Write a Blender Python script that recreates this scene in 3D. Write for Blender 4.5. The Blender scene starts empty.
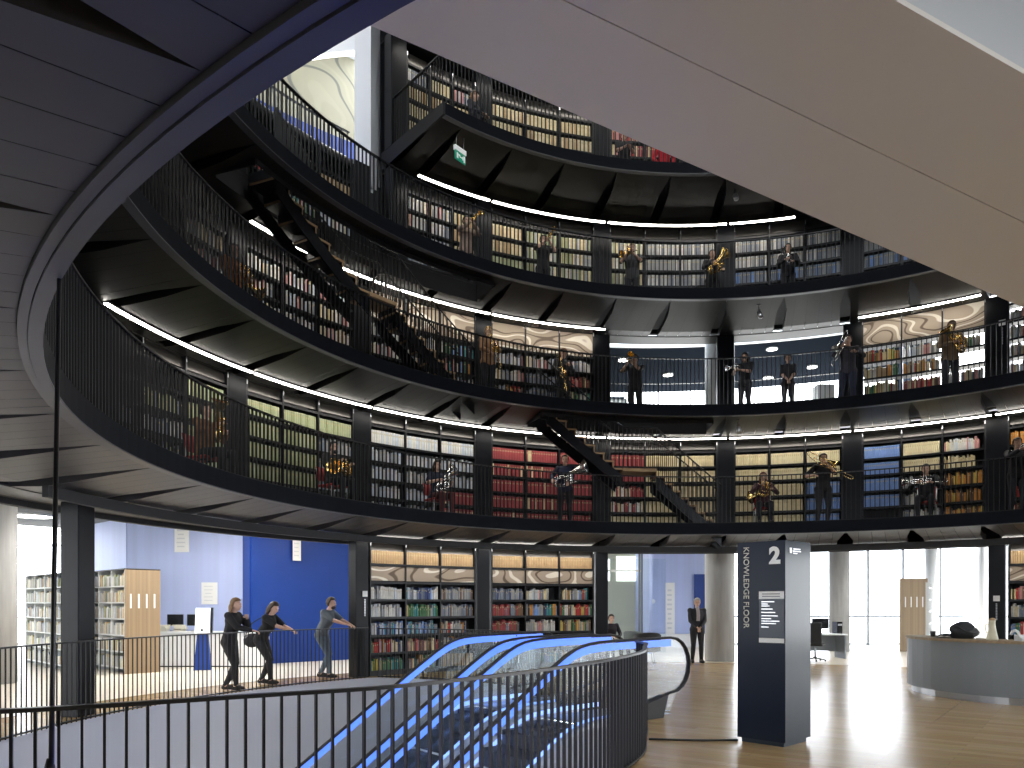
import bpy, bmesh, math, random
from mathutils import Vector, Matrix, Euler
random.seed(7)
PI = math.pi
S = bpy.context.scene
COL = S.collection
R2D = 180 / PI
def rad(a): return a * PI / 180

# ------------------------------------------------------------------ measured place
FOC, HOR, EYE = 748.5, 604.0, 1.65          # focal length in pixels, horizon row, eye height
CX, CY = 4.32, 9.43                          # axis of the rotunda
RI, RS, RF, RB = 8.68, 10.29, 10.72, 11.14   # gallery edge, light strip, bookcase front, bookcase back
ZB = {1: 3.34, 2: 6.205, 3: 9.03, 4: 12.07, 5: 15.22}
ZF = {k: v + 0.243 for k, v in ZB.items()}; ZF[0] = 0.0
ZL = {1: 6.006, 2: 8.83, 3: 11.63, 4: 15.0}
def pol(r, a, z=0.0): return Vector((CX + r * math.cos(rad(a)), CY + r * math.sin(rad(a)), z))
def ang_of(u, r):                            # bearing about the axis of the far point seen in column u at radius r
    t = (u - 512) / FOC
    a = 1 + t * t; b = -2 * (t * CX + CY); c = CX * CX + CY * CY - r * r
    y = (-b + math.sqrt(b * b - 4 * a * c)) / (2 * a)
    return math.degrees(math.atan2(y - CY, t * y - CX)) % 360
K77, K236, K363, K398, K484, K602, K726, K853, K997 = (ang_of(u, 10.75) for u in (84, 236, 361, 398, 483, 601.5, 725.5, 852.5, 997))
COLS = [188.0, K77, K236, K363, K484, K602, K726, K853, K997, 32.0]

# ------------------------------------------------------------------ materials
MATS = {}
def nodes_of(m):
    m.use_nodes = True
    return m.node_tree.nodes, m.node_tree.links
def mat(name, col, rough=0.5, metal=0.0, vary=0.0, scale=6.0, bump=0.0, emit=None, strength=0.0, spec=None, stretch=None, trans=0.0, alpha=1.0):
    if name in MATS: return MATS[name]
    m = bpy.data.materials.new(name); n, l = nodes_of(m)
    b = n['Principled BSDF']
    b.inputs['Base Color'].default_value = (*col, 1)
    b.inputs['Roughness'].default_value = rough
    b.inputs['Metallic'].default_value = metal
    if spec is not None: b.inputs['Specular IOR Level'].default_value = spec
    if trans: b.inputs['Transmission Weight'].default_value = trans
    if alpha < 1: b.inputs['Alpha'].default_value = alpha
    if emit is not None:
        b.inputs['Emission Color'].default_value = (*emit, 1)
        b.inputs['Emission Strength'].default_value = strength
    if vary or bump:
        tc = n.new('ShaderNodeTexCoord'); mp = n.new('ShaderNodeMapping'); no = n.new('ShaderNodeTexNoise')
        no.inputs['Scale'].default_value = scale; no.inputs['Detail'].default_value = 4
        if stretch: mp.inputs['Scale'].default_value = stretch
        l.new(tc.outputs['Object'], mp.inputs['Vector']); l.new(mp.outputs['Vector'], no.inputs['Vector'])
        if vary:
            cr = n.new('ShaderNodeValToRGB')
            cr.color_ramp.elements[0].position = .3; cr.color_ramp.elements[1].position = .7
            cr.color_ramp.elements[0].color = (*[c * (1 - vary) for c in col], 1)
            cr.color_ramp.elements[1].color = (*[min(1, c * (1 + vary)) for c in col], 1)
            l.new(no.outputs['Fac'], cr.inputs['Fac']); l.new(cr.outputs['Color'], b.inputs['Base Color'])
        if bump:
            bp = n.new('ShaderNodeBump'); bp.inputs['Strength'].default_value = bump; bp.inputs['Distance'].default_value = .02
            l.new(no.outputs['Fac'], bp.inputs['Height']); l.new(bp.outputs['Normal'], b.inputs['Normal'])
    MATS[name] = m
    return m

def oak_floor():
    m = bpy.data.materials.new('oak_herringbone'); n, l = nodes_of(m); b = n['Principled BSDF']
    tc = n.new('ShaderNodeTexCoord'); mp = n.new('ShaderNodeMapping'); mp.inputs['Rotation'].default_value = (0, 0, rad(38))
    br = n.new('ShaderNodeTexBrick'); br.inputs['Scale'].default_value = 1.0
    br.inputs['Brick Width'].default_value = 1.2; br.inputs['Row Height'].default_value = .16
    br.inputs['Mortar Size'].default_value = .003; br.inputs['Bias'].default_value = 0.0
    br.inputs['Color1'].default_value = (.38, .25, .115, 1); br.inputs['Color2'].default_value = (.49, .345, .175, 1); br.inputs['Mortar'].default_value = (.28, .19, .11, 1)
    no = n.new('ShaderNodeTexNoise'); no.inputs['Scale'].default_value = 3; no.inputs['Detail'].default_value = 6
    mp2 = n.new('ShaderNodeMapping'); mp2.inputs['Rotation'].default_value = (0, 0, rad(38)); mp2.inputs['Scale'].default_value = (1, 12, 1)
    mx = n.new('ShaderNodeMix'); mx.data_type = 'RGBA'; mx.blend_type = 'OVERLAY'; mx.inputs[0].default_value = .35
    l.new(tc.outputs['Object'], mp.inputs['Vector']); l.new(mp.outputs['Vector'], br.inputs['Vector'])
    l.new(tc.outputs['Object'], mp2.inputs['Vector']); l.new(mp2.outputs['Vector'], no.inputs['Vector'])
    l.new(br.outputs['Color'], mx.inputs[6]); l.new(no.outputs['Color'], mx.inputs[7])
    l.new(mx.outputs[2], b.inputs['Base Color'])
    b.inputs['Roughness'].default_value = .24
    return m
def mural_mat(name, base, pale, dark, sc):
    m = bpy.data.materials.new(name); n, l = nodes_of(m); b = n['Principled BSDF']
    tc = n.new('ShaderNodeTexCoord'); ge = n.new('ShaderNodeNewGeometry'); mp = n.new('ShaderNodeMapping'); mp.inputs['Scale'].default_value = (sc, sc, sc * 2.2)
    no = n.new('ShaderNodeTexNoise'); no.inputs['Scale'].default_value = 1.0; no.inputs['Detail'].default_value = 0.5
    wv = n.new('ShaderNodeMath'); wv.operation = 'MULTIPLY'; wv.inputs[1].default_value = 7
    fr = n.new('ShaderNodeMath'); fr.operation = 'FRACT'
    cr = n.new('ShaderNodeValToRGB'); e = cr.color_ramp.elements
    e[0].position = 0; e[0].color = (*base, 1); e[1].position = .36; e[1].color = (*base, 1)
    for p, c in ((.40, pale), (.55, pale), (.59, base), (.80, base), (.84, dark), (.93, dark), (.97, base)):
        x = e.new(p); x.color = (*c, 1)
    l.new(ge.outputs['Position'], mp.inputs['Vector']); l.new(mp.outputs['Vector'], no.inputs['Vector'])
    l.new(no.outputs['Fac'], wv.inputs[0]); l.new(wv.outputs[0], fr.inputs[0]); l.new(fr.outputs[0], cr.inputs['Fac'])
    l.new(cr.outputs['Color'], b.inputs['Base Color']); b.inputs['Roughness'].default_value = .6
    return m
def striped_mat(name, col, freq=9.0, amt=.12):
    m = bpy.data.materials.new(name); n, l = nodes_of(m); b = n['Principled BSDF']
    tc = n.new('ShaderNodeTexCoord'); mp = n.new('ShaderNodeMapping'); mp.inputs['Scale'].default_value = (freq, freq, .05)
    no = n.new('ShaderNodeTexNoise'); no.inputs['Scale'].default_value = 1; no.inputs['Detail'].default_value = 2
    cr = n.new('ShaderNodeValToRGB')
    cr.color_ramp.elements[0].position = .35; cr.color_ramp.elements[1].position = .65
    cr.color_ramp.elements[0].color = (*[c * (1 - amt) for c in col], 1); cr.color_ramp.elements[1].color = (*[min(1, c * (1 + amt)) for c in col], 1)
    l.new(tc.outputs['Object'], mp.inputs['Vector']); l.new(mp.outputs['Vector'], no.inputs['Vector'])
    l.new(no.outputs['Fac'], cr.inputs['Fac']); l.new(cr.outputs['Color'], b.inputs['Base Color']); b.inputs['Roughness'].default_value = .55
    return m
def glass_mat(name, tint, amount=.12, rough=.02):
    m = bpy.data.materials.new(name); n, l = nodes_of(m)
    out = n['Material Output']; n.remove(n['Principled BSDF'])
    tr = n.new('ShaderNodeBsdfTransparent'); gl = n.new('ShaderNodeBsdfGlossy'); mx = n.new('ShaderNodeMixShader'); fr = n.new('ShaderNodeFresnel')
    ad = n.new('ShaderNodeMath'); ad.operation = 'MULTIPLY_ADD'; ad.inputs[1].default_value = .8; ad.inputs[2].default_value = amount * .2
    fr.inputs['IOR'].default_value = 1.22
    tr.inputs['Color'].default_value = (*tint, 1); gl.inputs['Roughness'].default_value = rough
    l.new(fr.outputs[0], ad.inputs[0]); l.new(ad.outputs[0], mx.inputs['Fac'])
    l.new(tr.outputs[0], mx.inputs[1]); l.new(gl.outputs[0], mx.inputs[2]); l.new(mx.outputs[0], out.inputs['Surface'])
    return m

M = dict(
    black=mat('black_steel', (.012, .013, .016), .38, .55, .15, 4),
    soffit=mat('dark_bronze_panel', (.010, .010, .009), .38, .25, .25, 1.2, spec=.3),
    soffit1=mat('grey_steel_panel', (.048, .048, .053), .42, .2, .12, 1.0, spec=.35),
    edge=mat('grey_steel_edge', (.05, .053, .062), .45, .2, .1, 1.5),
    fascia=mat('black_lacquer_fascia', (.006, .007, .010), .6, 0, .1, 2, spec=.06),
    recess=mat('black_recess', (.004, .004, .005), .8),
    deck=mat('dark_deck', (.03, .03, .032), .6),
    rail=mat('black_railing_steel', (.010, .010, .011), .5, 0, spec=.3),
    railtop=mat('dark_railing_cap', (.035, .035, .037), .35, .6),
    col=mat('black_column_steel', (.008, .009, .012), .38, .1, .15, 3, spec=.2),
    shelf=mat('black_shelf_steel', (.012, .013, .016), .42, .3),
    shelfback=mat('dark_shelf_back', (.014, .014, .016), .7),
    pelmet=mat('polished_pelmet_steel', (.10, .095, .09), .32, .85, .1, 2),
    led=mat('white_led', (1, 1, 1), .4, emit=(1, .95, .86), strength=20.0),
    beige=mat('beige_soffit_paint', (.66, .625, .58), .6, 0, .015, .6),
    paleside=mat('pale_grey_paint', (.46, .475, .49), .55),
    white=mat('white_paint', (.78, .79, .80), .55),
    voidwall=mat('pale_grey_plaster', (.58, .58, .60), .6, 0, .02, .5),
    concrete=mat('grey_concrete', (.36, .36, .35), .7, 0, .12, 3, .1, stretch=(3, 3, .4)),
    vinyl=mat('pale_floor', (.72, .66, .56), .30, 0, .03, 2),
    lowfloor=mat('lower_floor_grey', (.10, .11, .13), .45),
    blue=mat('deep_blue_paint', (.001, .033, .22), .5, 0, .04, 1),
    skin=mat('skin', (.58, .36, .26), .55, 0, .05, 20),
    eye=mat('dark_eye', (.02, .015, .012), .3),
    lip=mat('lip', (.42, .16, .14), .5),
    brass=mat('polished_brass', (.83, .58, .20), .22, 1.0, .08, 30),
    silver=mat('silver_plate', (.80, .80, .78), .18, 1.0, .05, 30),
    rubber=mat('black_rubber', (.012, .012, .013), .55),
    bluelight=mat('blue_led', (.1, .25, 1), .4, emit=(.10, .22, .82), strength=.85),
    whitelight=mat('skirt_led', (.5, .6, 1), .4, emit=(.25, .42, 1.0), strength=1.2),
    steel=mat('brushed_steel', (.45, .46, .48), .32, .9, .1, 30, stretch=(1, 20, 1)),
    step=mat('escalator_step', (.07, .075, .085), .45, .6),
    deckwhite=mat('pale_escalator_deck', (.55, .57, .62), .35, .3),
    wood=striped_mat('oak_panel', (.28, .20, .12), 14, .12),
    treadwood=mat('timber_tread', (.34, .22, .11), .5, 0, .1, 5),
    shelfwhite=mat('white_shelf_steel', (.70, .73, .74), .4),
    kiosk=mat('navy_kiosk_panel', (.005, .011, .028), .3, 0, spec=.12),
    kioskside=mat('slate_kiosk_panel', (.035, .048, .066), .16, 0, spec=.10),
    kioskgrey=mat('grey_kiosk_list', (.035, .045, .07), .4),
    paper=mat('white_paper', (.80, .80, .78), .6),
    cream=mat('cream_lettering', (.62, .60, .52), .5),
    darkcloth=mat('dark_upholstery', (.02, .021, .024), .8, 0, .2, 40),
    redcloth=mat('red_upholstery', (.40, .03, .03), .75),
    deskgrey=mat('grey_desk_front', (.20, .22, .24), .45),
    screen=mat('dark_screen', (.01, .011, .013), .15),
    termwhite=mat('white_terminal', (.75, .78, .8), .35),
    green=mat('exit_green', (.0, .22, .12), .4, emit=(.05, .6, .35), strength=.12),
    signwhite=mat('exit_white', (.8, .82, .8), .4, emit=(.8, .9, .85), strength=.2),
    lampadded=mat('added_lamp_diffuser', (1, 1, 1), .4, emit=(1, .96, .90), strength=66.0),  # for the added lamps over the ground floor
    lampdisc=mat('lamp_diffuser', (1, 1, 1), .4, emit=(1, .97, .92), strength=8.0),
    lampspot=mat('small_lamp_diffuser', (1, 1, 1), .4, emit=(1, .96, .90), strength=220.0),
    ceil=mat('grey_ceiling', (.16, .17, .18), .8, spec=0.0),
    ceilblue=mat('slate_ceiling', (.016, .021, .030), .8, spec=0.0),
    vase=mat('cream_ceramic', (.62, .58, .42), .4),
)
M['glass'] = glass_mat('clear_glass', (.93, .96, .98), .1)
M['winglass'] = glass_mat('window_glass', (.97, .98, 1), .2)
M['lavender'] = striped_mat('lavender_blue_panel', (.43, .50, .76), 5, .04)
M['oak'] = oak_floor()
M['mural'] = mural_mat('wave_mural', (.40, .32, .24), (.78, .72, .62), (.13, .09, .06), .8)
M['mural2'] = mural_mat('pale_wall_mural', (.27, .255, .18), (.29, .275, .195), (.12, .12, .10), .3)

# ------------------------------------------------------------------ mesh building
class MB:
    def __init__(s): s.v = []; s.f = []; s.m = []; s.sm = []
    def face(s, idx, mi=0, smooth=False): s.f.append(tuple(idx)); s.m.append(mi); s.sm.append(smooth)
    def quadgrid(s, rows, mi=0, smooth=True, closed=False, flip=False):
        b = len(s.v); n = len(rows[0])
        for r in rows: s.v += [tuple(p) for p in r]
        for i in range(len(rows) - 1):
            for j in range(n if closed else n - 1):
                k = (j + 1) % n
                q = (b + i * n + j, b + i * n + k, b + (i + 1) * n + k, b + (i + 1) * n + j)
                s.face(q[::-1] if flip else q, mi, smooth)
        return b
    def box(s, c, d, mi=0, rz=0.0, mtx=None):
        b = len(s.v); hx, hy, hz = d[0] / 2, d[1] / 2, d[2] / 2
        cs, sn = math.cos(rz), math.sin(rz)
        for z in (-hz, hz):
            for x, y in ((-hx, -hy), (hx, -hy), (hx, hy), (-hx, hy)):
                p = Vector((c[0] + x * cs - y * sn, c[1] + x * sn + y * cs, c[2] + z))
                s.v.append(tuple(mtx @ p) if mtx else tuple(p))
        for q in ((0, 3, 2, 1), (4, 5, 6, 7), (0, 1, 5, 4), (1, 2, 6, 5), (2, 3, 7, 6), (3, 0, 4, 7)): s.face([b + i for i in q], mi)
        return s
    def hexa(s, p8, mi=0):                     # four bottom corners then four top ones
        b = len(s.v); s.v += [tuple(p) for p in p8]
        for q in ((0, 3, 2, 1), (4, 5, 6, 7), (0, 1, 5, 4), (1, 2, 6, 5), (2, 3, 7, 6), (3, 0, 4, 7)): s.face([b + i for i in q], mi)
        return s
    def prism(s, poly, z0, z1, mi=0, top=True, bottom=True):
        b = len(s.v); n = len(poly)
        s.v += [(p[0], p[1], z0) for p in poly] + [(p[0], p[1], z1) for p in poly]
        if bottom: s.face([b + i for i in range(n)][::-1], mi)
        if top: s.face([b + n + i for i in range(n)], mi)
        for i in range(n): s.face((b + i, b + (i + 1) % n, b + n + (i + 1) % n, b + n + i), mi)
        return s
    def arc(s, r0, r1, z0, z1, a0, a1, step=1.75, mi=0):     # curved bar about the rotunda axis; z may be (inner, outer)
        n = max(2, int(abs(a1 - a0) / step + .999)) + 1
        z0 = z0 if isinstance(z0, tuple) else (z0, z0); z1 = z1 if isinstance(z1, tuple) else (z1, z1)
        b = len(s.v)
        for i in range(n):
            a = a0 + (a1 - a0) * i / (n - 1)
            s.v += [tuple(pol(r0, a, z0[0])), tuple(pol(r1, a, z0[1])), tuple(pol(r1, a, z1[1])), tuple(pol(r0, a, z1[0]))]
        for i in range(n - 1):
            o = b + 4 * i
            for q in ((0, 1, 5, 4), (1, 2, 6, 5), (2, 3, 7, 6), (3, 0, 4, 7)): s.face([o + k for k in q], mi)
        s.face((b, b + 3, b + 2, b + 1), mi); o = b + 4 * (n - 1); s.face((o, o + 1, o + 2, o + 3), mi)
        return s
    def tube(s, pts, rr, n=8, mi=0, caps=True, flat=1.0, up=None):
        pts = [Vector(p) for p in pts]; rr = rr if isinstance(rr, (list, tuple)) else [rr] * len(pts)
        rows = []; prev = up
        for i, p in enumerate(pts):
            t = (pts[min(i + 1, len(pts) - 1)] - pts[max(i - 1, 0)])
            t = t.normalized() if t.length > 1e-9 else Vector((0, 0, 1))
            ref = prev if prev is not None else (Vector((0, 0, 1)) if abs(t.z) < .9 else Vector((1, 0, 0)))
            a = t.cross(ref); a = a.normalized() if a.length > 1e-6 else t.orthogonal().normalized()
            bb = a.cross(t).normalized(); prev = bb
            rows.append([p + (a * math.cos(2 * PI * k / n) + bb * math.sin(2 * PI * k / n) * flat) * rr[i] for k in range(n)])
        b = s.quadgrid(rows, mi, True, True)
        if caps:
            s.face([b + k for k in range(n)][::-1], mi); s.face([b + (len(rows) - 1) * n + k for k in range(n)], mi)
        return s
    def lathe(s, prof, n=20, c=(0, 0, 0), mi=0, mtx=None, smooth=True):
        rows = []
        for r, z in prof:
            row = [Vector((c[0] + r * math.cos(2 * PI * k / n), c[1] + r * math.sin(2 * PI * k / n), c[2] + z)) for k in range(n)]
            rows.append([mtx @ p for p in row] if mtx else row)
        b = s.quadgrid(rows, mi, smooth, True)
        s.face([b + k for k in range(n)][::-1], mi); s.face([b + (len(rows) - 1) * n + k for k in range(n)], mi)
        return s
    def ell(s, c, r, nu=14, nv=9, mi=0, mtx=None):
        rows = []
        for i in range(nv + 1):
            th = PI * (i + .001) / (nv + .002) - PI / 2
            row = [Vector((r[0] * math.cos(th) * math.cos(2 * PI * k / nu), r[1] * math.cos(th) * math.sin(2 * PI * k / nu), r[2] * math.sin(th))) for k in range(nu)]
            rows.append([(mtx @ p if mtx else p) + Vector(c) for p in row])
        s.quadgrid(rows, mi, True, True)
        return s
    def mesh(s, name, mats):
        me = bpy.data.meshes.new(name); me.from_pydata(s.v, [], s.f)
        for m in (mats if isinstance(mats, (list, tuple)) else [mats]): me.materials.append(m)
        me.polygons.foreach_set('material_index', s.m); me.polygons.foreach_set('use_smooth', s.sm)
        me.update()
        return me

def link(name, me, parent=None, loc=None, rot=None):
    o = bpy.data.objects.new(name, me); COL.objects.link(o)
    if parent is not None: o.parent = parent
    if loc is not None: o.location = loc
    if rot is not None: o.rotation_euler = rot
    return o
def obj(name, mb, mats, parent=None, loc=None, rot=None): return link(name, mb.mesh(name, mats), parent, loc, rot)
def tag(o, label, cat, group=None, kind=None):
    o['label'] = label; o['category'] = cat
    if group: o['group'] = group
    if kind: o['kind'] = kind
    return o
def thing(name, label, cat, loc=(0, 0, 0), rz=0.0, group=None):
    return tag(link(name, None, None, loc, (0, 0, rz)), label, cat, group)
def struct(name, mb, mats, parent=None, **k):
    o = obj(name, mb, mats, parent, **k)
    if parent is None: o['kind'] = 'structure'
    return o
def sempty(name, loc=(0, 0, 0)):
    o = link(name, None, None, loc); o['kind'] = 'structure'; return o
def bevel(o, w=.01, seg=2):
    b = o.modifiers.new('bevel', 'BEVEL'); b.width = w; b.segments = seg; b.limit_method = 'ANGLE'; return o
def copy_tree(o, parent=None):
    c = o.copy(); COL.objects.link(c)
    if parent is not None: c.parent = parent
    for ch in list(o.children): copy_tree(ch, c)
    return c
def smooth_path(pts, n=8):                       # Catmull-Rom through the points
    pts = [Vector(p) for p in pts]; out = []
    for i in range(len(pts) - 1):
        p0, p1, p2, p3 = pts[max(i - 1, 0)], pts[i], pts[i + 1], pts[min(i + 2, len(pts) - 1)]
        for k in range(n):
            t = k / n
            out.append(.5 * ((2 * p1) + (p2 - p0) * t + (2 * p0 - 5 * p1 + 4 * p2 - p3) * t * t + (3 * p1 - p0 - 3 * p2 + p3) * t ** 3))
    out.append(pts[-1]); return out
def resample(pts, d):
    pts = [Vector(p) for p in pts]; out = [pts[0].copy()]; acc = 0.0
    for a, b in zip(pts, pts[1:]):
        L = (b - a).length
        while acc + L >= d * len(out):
            t = (d * len(out) - acc) / L; out.append(a.lerp(b, t))
        acc += L
    return out

# ------------------------------------------------------------------ escalator axis, floor opening
ESN, EOX = (-.906, 12.168), None
def esc(s, o): return (-.906 + .778 * s + .628 * o, 12.168 + .628 * s - .778 * o)
NEAR = [(-4.75, 3.75), (-3.6, 3.4), (-2.49, 3.63), (-1.45, 4.25), (-.744, 4.72), (0, 5.58), (.525, 6.34), (.943, 7.06), (1.41, 8.13), (1.62, 9.12), (1.76, 9.85), (1.72, 10.35)]
FAR = [(.05, 12.95), (.45, 13.5), (.42, 14.4), (-.46, 15.55), (-1.8, 16.4), (-3.0, 16.8)]
near_path = smooth_path([(*p, 0) for p in NEAR], 10)
far_path = smooth_path([(*p, 0) for p in FAR], 8)
ring_path = [pol(10.5, a) for a in range(136, 210, 2)]
HOLE = [(p.x, p.y) for p in near_path] + [(p.x, p.y) for p in far_path] + [(p.x, p.y) for p in ring_path]
from mathutils.geometry import tessellate_polygon
def flat_with_hole(name, outer, hole, z, m):
    o3 = [Vector((*p, 0)) for p in outer]; h3 = [Vector((*p, 0)) for p in hole]
    tris = tessellate_polygon([o3, h3])
    allp = o3 + h3; me = MB(); me.v = [(p.x, p.y, z) for p in allp]
    for t in tris:
        a, b, c = (allp[i] for i in t)
        t = t if (b - a).cross(c - a).z > 0 else t[::-1]
        me.face(t)
    return struct(name, me, m)
disc = [tuple(pol(11.8, a)[:2]) for a in range(0, 360, 3)]
flat_with_hole('floor', disc, HOLE, 0.0, M['oak'])
flat_with_hole('floor_outer', [(-26, -12), (34, -12), (34, 38), (-26, 38)], disc, -.004, M['vinyl'])
mb = MB()
nl = len(HOLE)
i0 = len(near_path) - 1
rows = [[(x, y, 0.0) for x, y in HOLE[i0 + 1:] + HOLE[:i0 + 1]], [(x, y, -4.2) for x, y in HOLE[i0 + 1:] + HOLE[:i0 + 1]]]
mb.quadgrid(rows)
struct('wall_void', mb, M['voidwall'])
mb = MB(); mb.box((-1, 9, -4.25), (20, 20, .1)); struct('floor_below', mb, M['lowfloor'])

# ------------------------------------------------------------------ galleries
DECK = {1: (0, 360), 2: (22, 232), 3: (22, 205), 4: (22, 131.4), 5: (22, 131.4)}
HOLES = {2: (86.0, 113.5), 3: (121.5, 161.0)}
H0, H1 = 9.05, 9.85
WEDGE0 = 162.9
def gallery(k):
    z0, zf = ZB[k], ZF[k]; a0, a1 = DECK[k]
    root = sempty('gallery_deck', (0, 0, 0))
    root['label'] = {1: 'grey panelled first gallery ring circling overhead', 2: 'dark second gallery ring above the first', 3: 'dark third gallery ring above the second', 4: 'short fourth gallery with a straight end', 5: 'dark ceiling ring over the fourth gallery'}[k]
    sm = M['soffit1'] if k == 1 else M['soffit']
    hole = HOLES.get(k)
    m = MB(); m.arc(RI, RI + .05, z0, zf + .02, a0, a1)
    obj('fascia', m, M['fascia'], root)
    m = MB(); m.arc(RI - .012, RI + .07, z0 - .015, z0, a0, a1); m.arc(RI + .075, RI + .125, z0 - .006, z0 + .03, a0, a1)
    obj('edge_lip', m, M['edge'], root)
    m = MB()
    spans = [(a0, a1)] if not hole else [(a0, hole[0]), (hole[1], a1)]
    for s0, s1 in spans: m.arc(RI + .05, RB + .15, zf - .03, zf, s0, s1)
    if hole:
        m.arc(RI + .05, H0, zf - .03, zf, *hole); m.arc(H1, RB + .15, zf - .03, zf, *hole)
    obj('floor_plate', m, M['deck'], root)
    m = MB()
    for s0, s1 in spans: m.arc(RI + .13, RF + .4, z0 + .16, z0 + .18, s0, s1)
    if hole:
        m.arc(RI + .13, H0, z0 + .16, z0 + .18, *hole); m.arc(H1, RF + .4, z0 + .16, z0 + .18, *hole)
        m.arc(H0 - .02, H0, z0 - .1, zf + .03, *hole); m.arc(H1, H1 + .02, z0 - .18, zf + .03, *hole)
        for a in hole: m.arc(H0, H1, z0 - .12, zf + .03, a - .1, a + .1, .2)
    obj('recess_lining', m, M['recess'], root)
    # soffit panels: five strips between two tapered slots, sloping down outwards
    def zs(r): return z0 + .02 - .21 * min(1, max(0, (r - 8.8) / 1.55))
    n = int((a1 - a0) / 8.75) + 2
    w = WEDGE0
    while w - 8.75 > a0 - 8.75: w -= 8.75
    while w < a1:
        m = MB()
        for q in range(5):
            b0, b1 = w + 1.75 * q, w + 1.75 * (q + 1)
            if b1 < a0 + .01 or b0 > a1 - .01: continue
            b0, b1 = max(b0, a0), min(b1, a1)
            mid = (b0 + b1) / 2
            inh = hole and hole[0] < mid < hole[1]
            rr = [8.81, 8.95, 9.05, 9.4, 9.85, 10.12, 10.35, RF + .03] if inh else [8.81, 8.95, 9.2, 9.5, 9.9, 10.35, RF + .03]
            for ra, rb in zip(rr, rr[1:]):
                if inh and ra >= H0 - .01 and rb <= H1 + .01: continue
                def lim(r):
                    wd = .38 if k == 1 else .24; g = min(wd, .34 * max(0, r - 8.84)) / 2 / r * R2D if r < RF else wd / 2 / r * R2D
                    seam = .003 / r * R2D
                    return b0 + (g if q == 0 else seam), b1 - (g if q == 4 else seam)
                la, lb = lim(ra), lim(rb)
                pts = [pol(ra, la[0], zs(ra)), pol(ra, la[1], zs(ra)), pol(rb, lb[1], zs(rb)), pol(rb, lb[0], zs(rb))]
                bb = len(m.v); m.v += [tuple(p) for p in pts] + [(p.x, p.y, p.z + (.15 if q in (0, 4) else .02)) for p in pts]
                m.face((bb, bb + 1, bb + 2, bb + 3)); 
                if q == 0: m.face((bb + 3, bb + 7, bb + 4, bb))
                if q == 4: m.face((bb + 1, bb + 5, bb + 6, bb + 2))
        if m.f: obj('soffit_panel', m, sm, root)
        w += 8.75
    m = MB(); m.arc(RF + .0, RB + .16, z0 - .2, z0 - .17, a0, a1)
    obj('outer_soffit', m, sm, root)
    return root
for k in (1, 2, 3, 4, 5): gallery(k)

# end edge of the short fourth gallery
# (its straight flank is closed by a plate along the last radius)
m = MB(); m.arc(RI, RB, (ZB[4], ZB[4] - .15), ZF[4] + .02, 131.4, 131.75, .35)
o = struct('gallery_end', m, M['black'])

# ------------------------------------------------------------------ shell
def wall_arc(name, r, z0, z1, a0, a1, m, th=.12):
    b = MB(); b.arc(r, r + th, z0, z1, a0, a1, 2.5); return struct(name, b, m)
dk = mat('dark_wall', (.02, .021, .024), .7)
wall_arc('wall_gallery_first', RB + .16, 3.14, ZB[2] + .1, -52, 246, dk)
wall_arc('wall_gallery_second', RB + .16, ZB[2] + .1, ZB[3] + .1, 99.5, 388, dk)
wall_arc('wall_gallery_third', RB + .16, ZB[3] + .1, 11.6, 0, 360, dk)
wall_arc('wall_gallery_fourth', RB + .16, 11.6, 17.4, 175, 491.3, dk)
m = MB(); m.arc(3.2, RB + .3, 17.4, 17.5, 0, 360, 5)
struct('ceiling_roof', m, mat('roof_grey', (.2, .2, .21), .7))
b = MB(); b.arc(RB + .28, RB + .4, 3.05, 4.12, 0, 360, 2.5); struct('beam_ring', b, dk)
b = MB(); b.arc(RB + .4, 24, 4.1, 4.2, 0, 360, 3); struct('ceiling_ground', b, M['ceil'])

wall_arc('wall_back_added', 21, 0, 4.1, 205, 335, mat('added_wall_grey', (.42, .42, .42), .7))  # unseen wall added to keep outdoor glare out of the glass
b = MB(); b.arc(10.16, 10.24, 3.0, 3.15, 30, 180, 2); struct('beam_soffit', b, dk)
# columns round the drum
def column(a, z0, z1, label):
    b = MB(); w_ = .34 if z0 == 0 else .44; b.box((0, 0, (z1 - z0) / 2), (w_, .30, z1 - z0))
    p = pol(RF + .13, a, z0)
    o = obj('column', b, M['col'], None, p, (0, 0, rad(a - 90))); o['kind'] = 'structure'; o['label'] = label; o['category'] = 'column'
    bevel(o, .015, 2)
    return o
for a, lab in ((K77, 'thick black column standing in front of the white library shelving'), (K363, 'black column between the blue wall and the bookcase'), (K484, 'black column between the two ground bookcases'), (K602, 'black column beside the glass office'), (K997, 'black column behind the reception desk')):
    column(a, 0, 3.14, lab)
for a in COLS:
    column(a, ZF[1], ZB[2] - .2, 'black first gallery column')
    column(a, ZF[2], ZB[3] - .2, 'black second gallery column')
    if a < 131: column(a, ZF[3], ZB[4] - .2, 'black third gallery column'); column(a, ZF[4], ZB[5] - .2, 'black fourth gallery column')
column(K398, ZF[3], ZB[4] - .2, 'black third gallery column'); column(K398, ZF[4], ZB[5] - .2, 'black fourth gallery column')
for a in (K363, K236): column(a, ZF[3], 11.6, 'black third gallery column')
# small white signs on two columns
def column_sign(a, z, label):
    root = thing('column_sign', label, 'sign', pol(RF - .035, a, z), rad(a - 90))
    b = MB(); b.box((0, -.008, .0), (.13, .014, .13)); obj('icon_plate', b, M['paper'], root)
    b = MB()
    for i in range(11): b.box((0, -.006, -.13 - .036 * i), (.03, .008, .024))
    obj('lettering', b, M['steel'], root)
column_sign(K363 - .3, 1.88, 'small white sign with a vertical line of text on the column by the blue wall')
column_sign(K997, 1.78, 'small white sign with a vertical line of text on the column behind reception')
column_sign(K997 - .6, ZF[2] + 1.75, 'small white sign on the second gallery column by the travelator')

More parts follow.
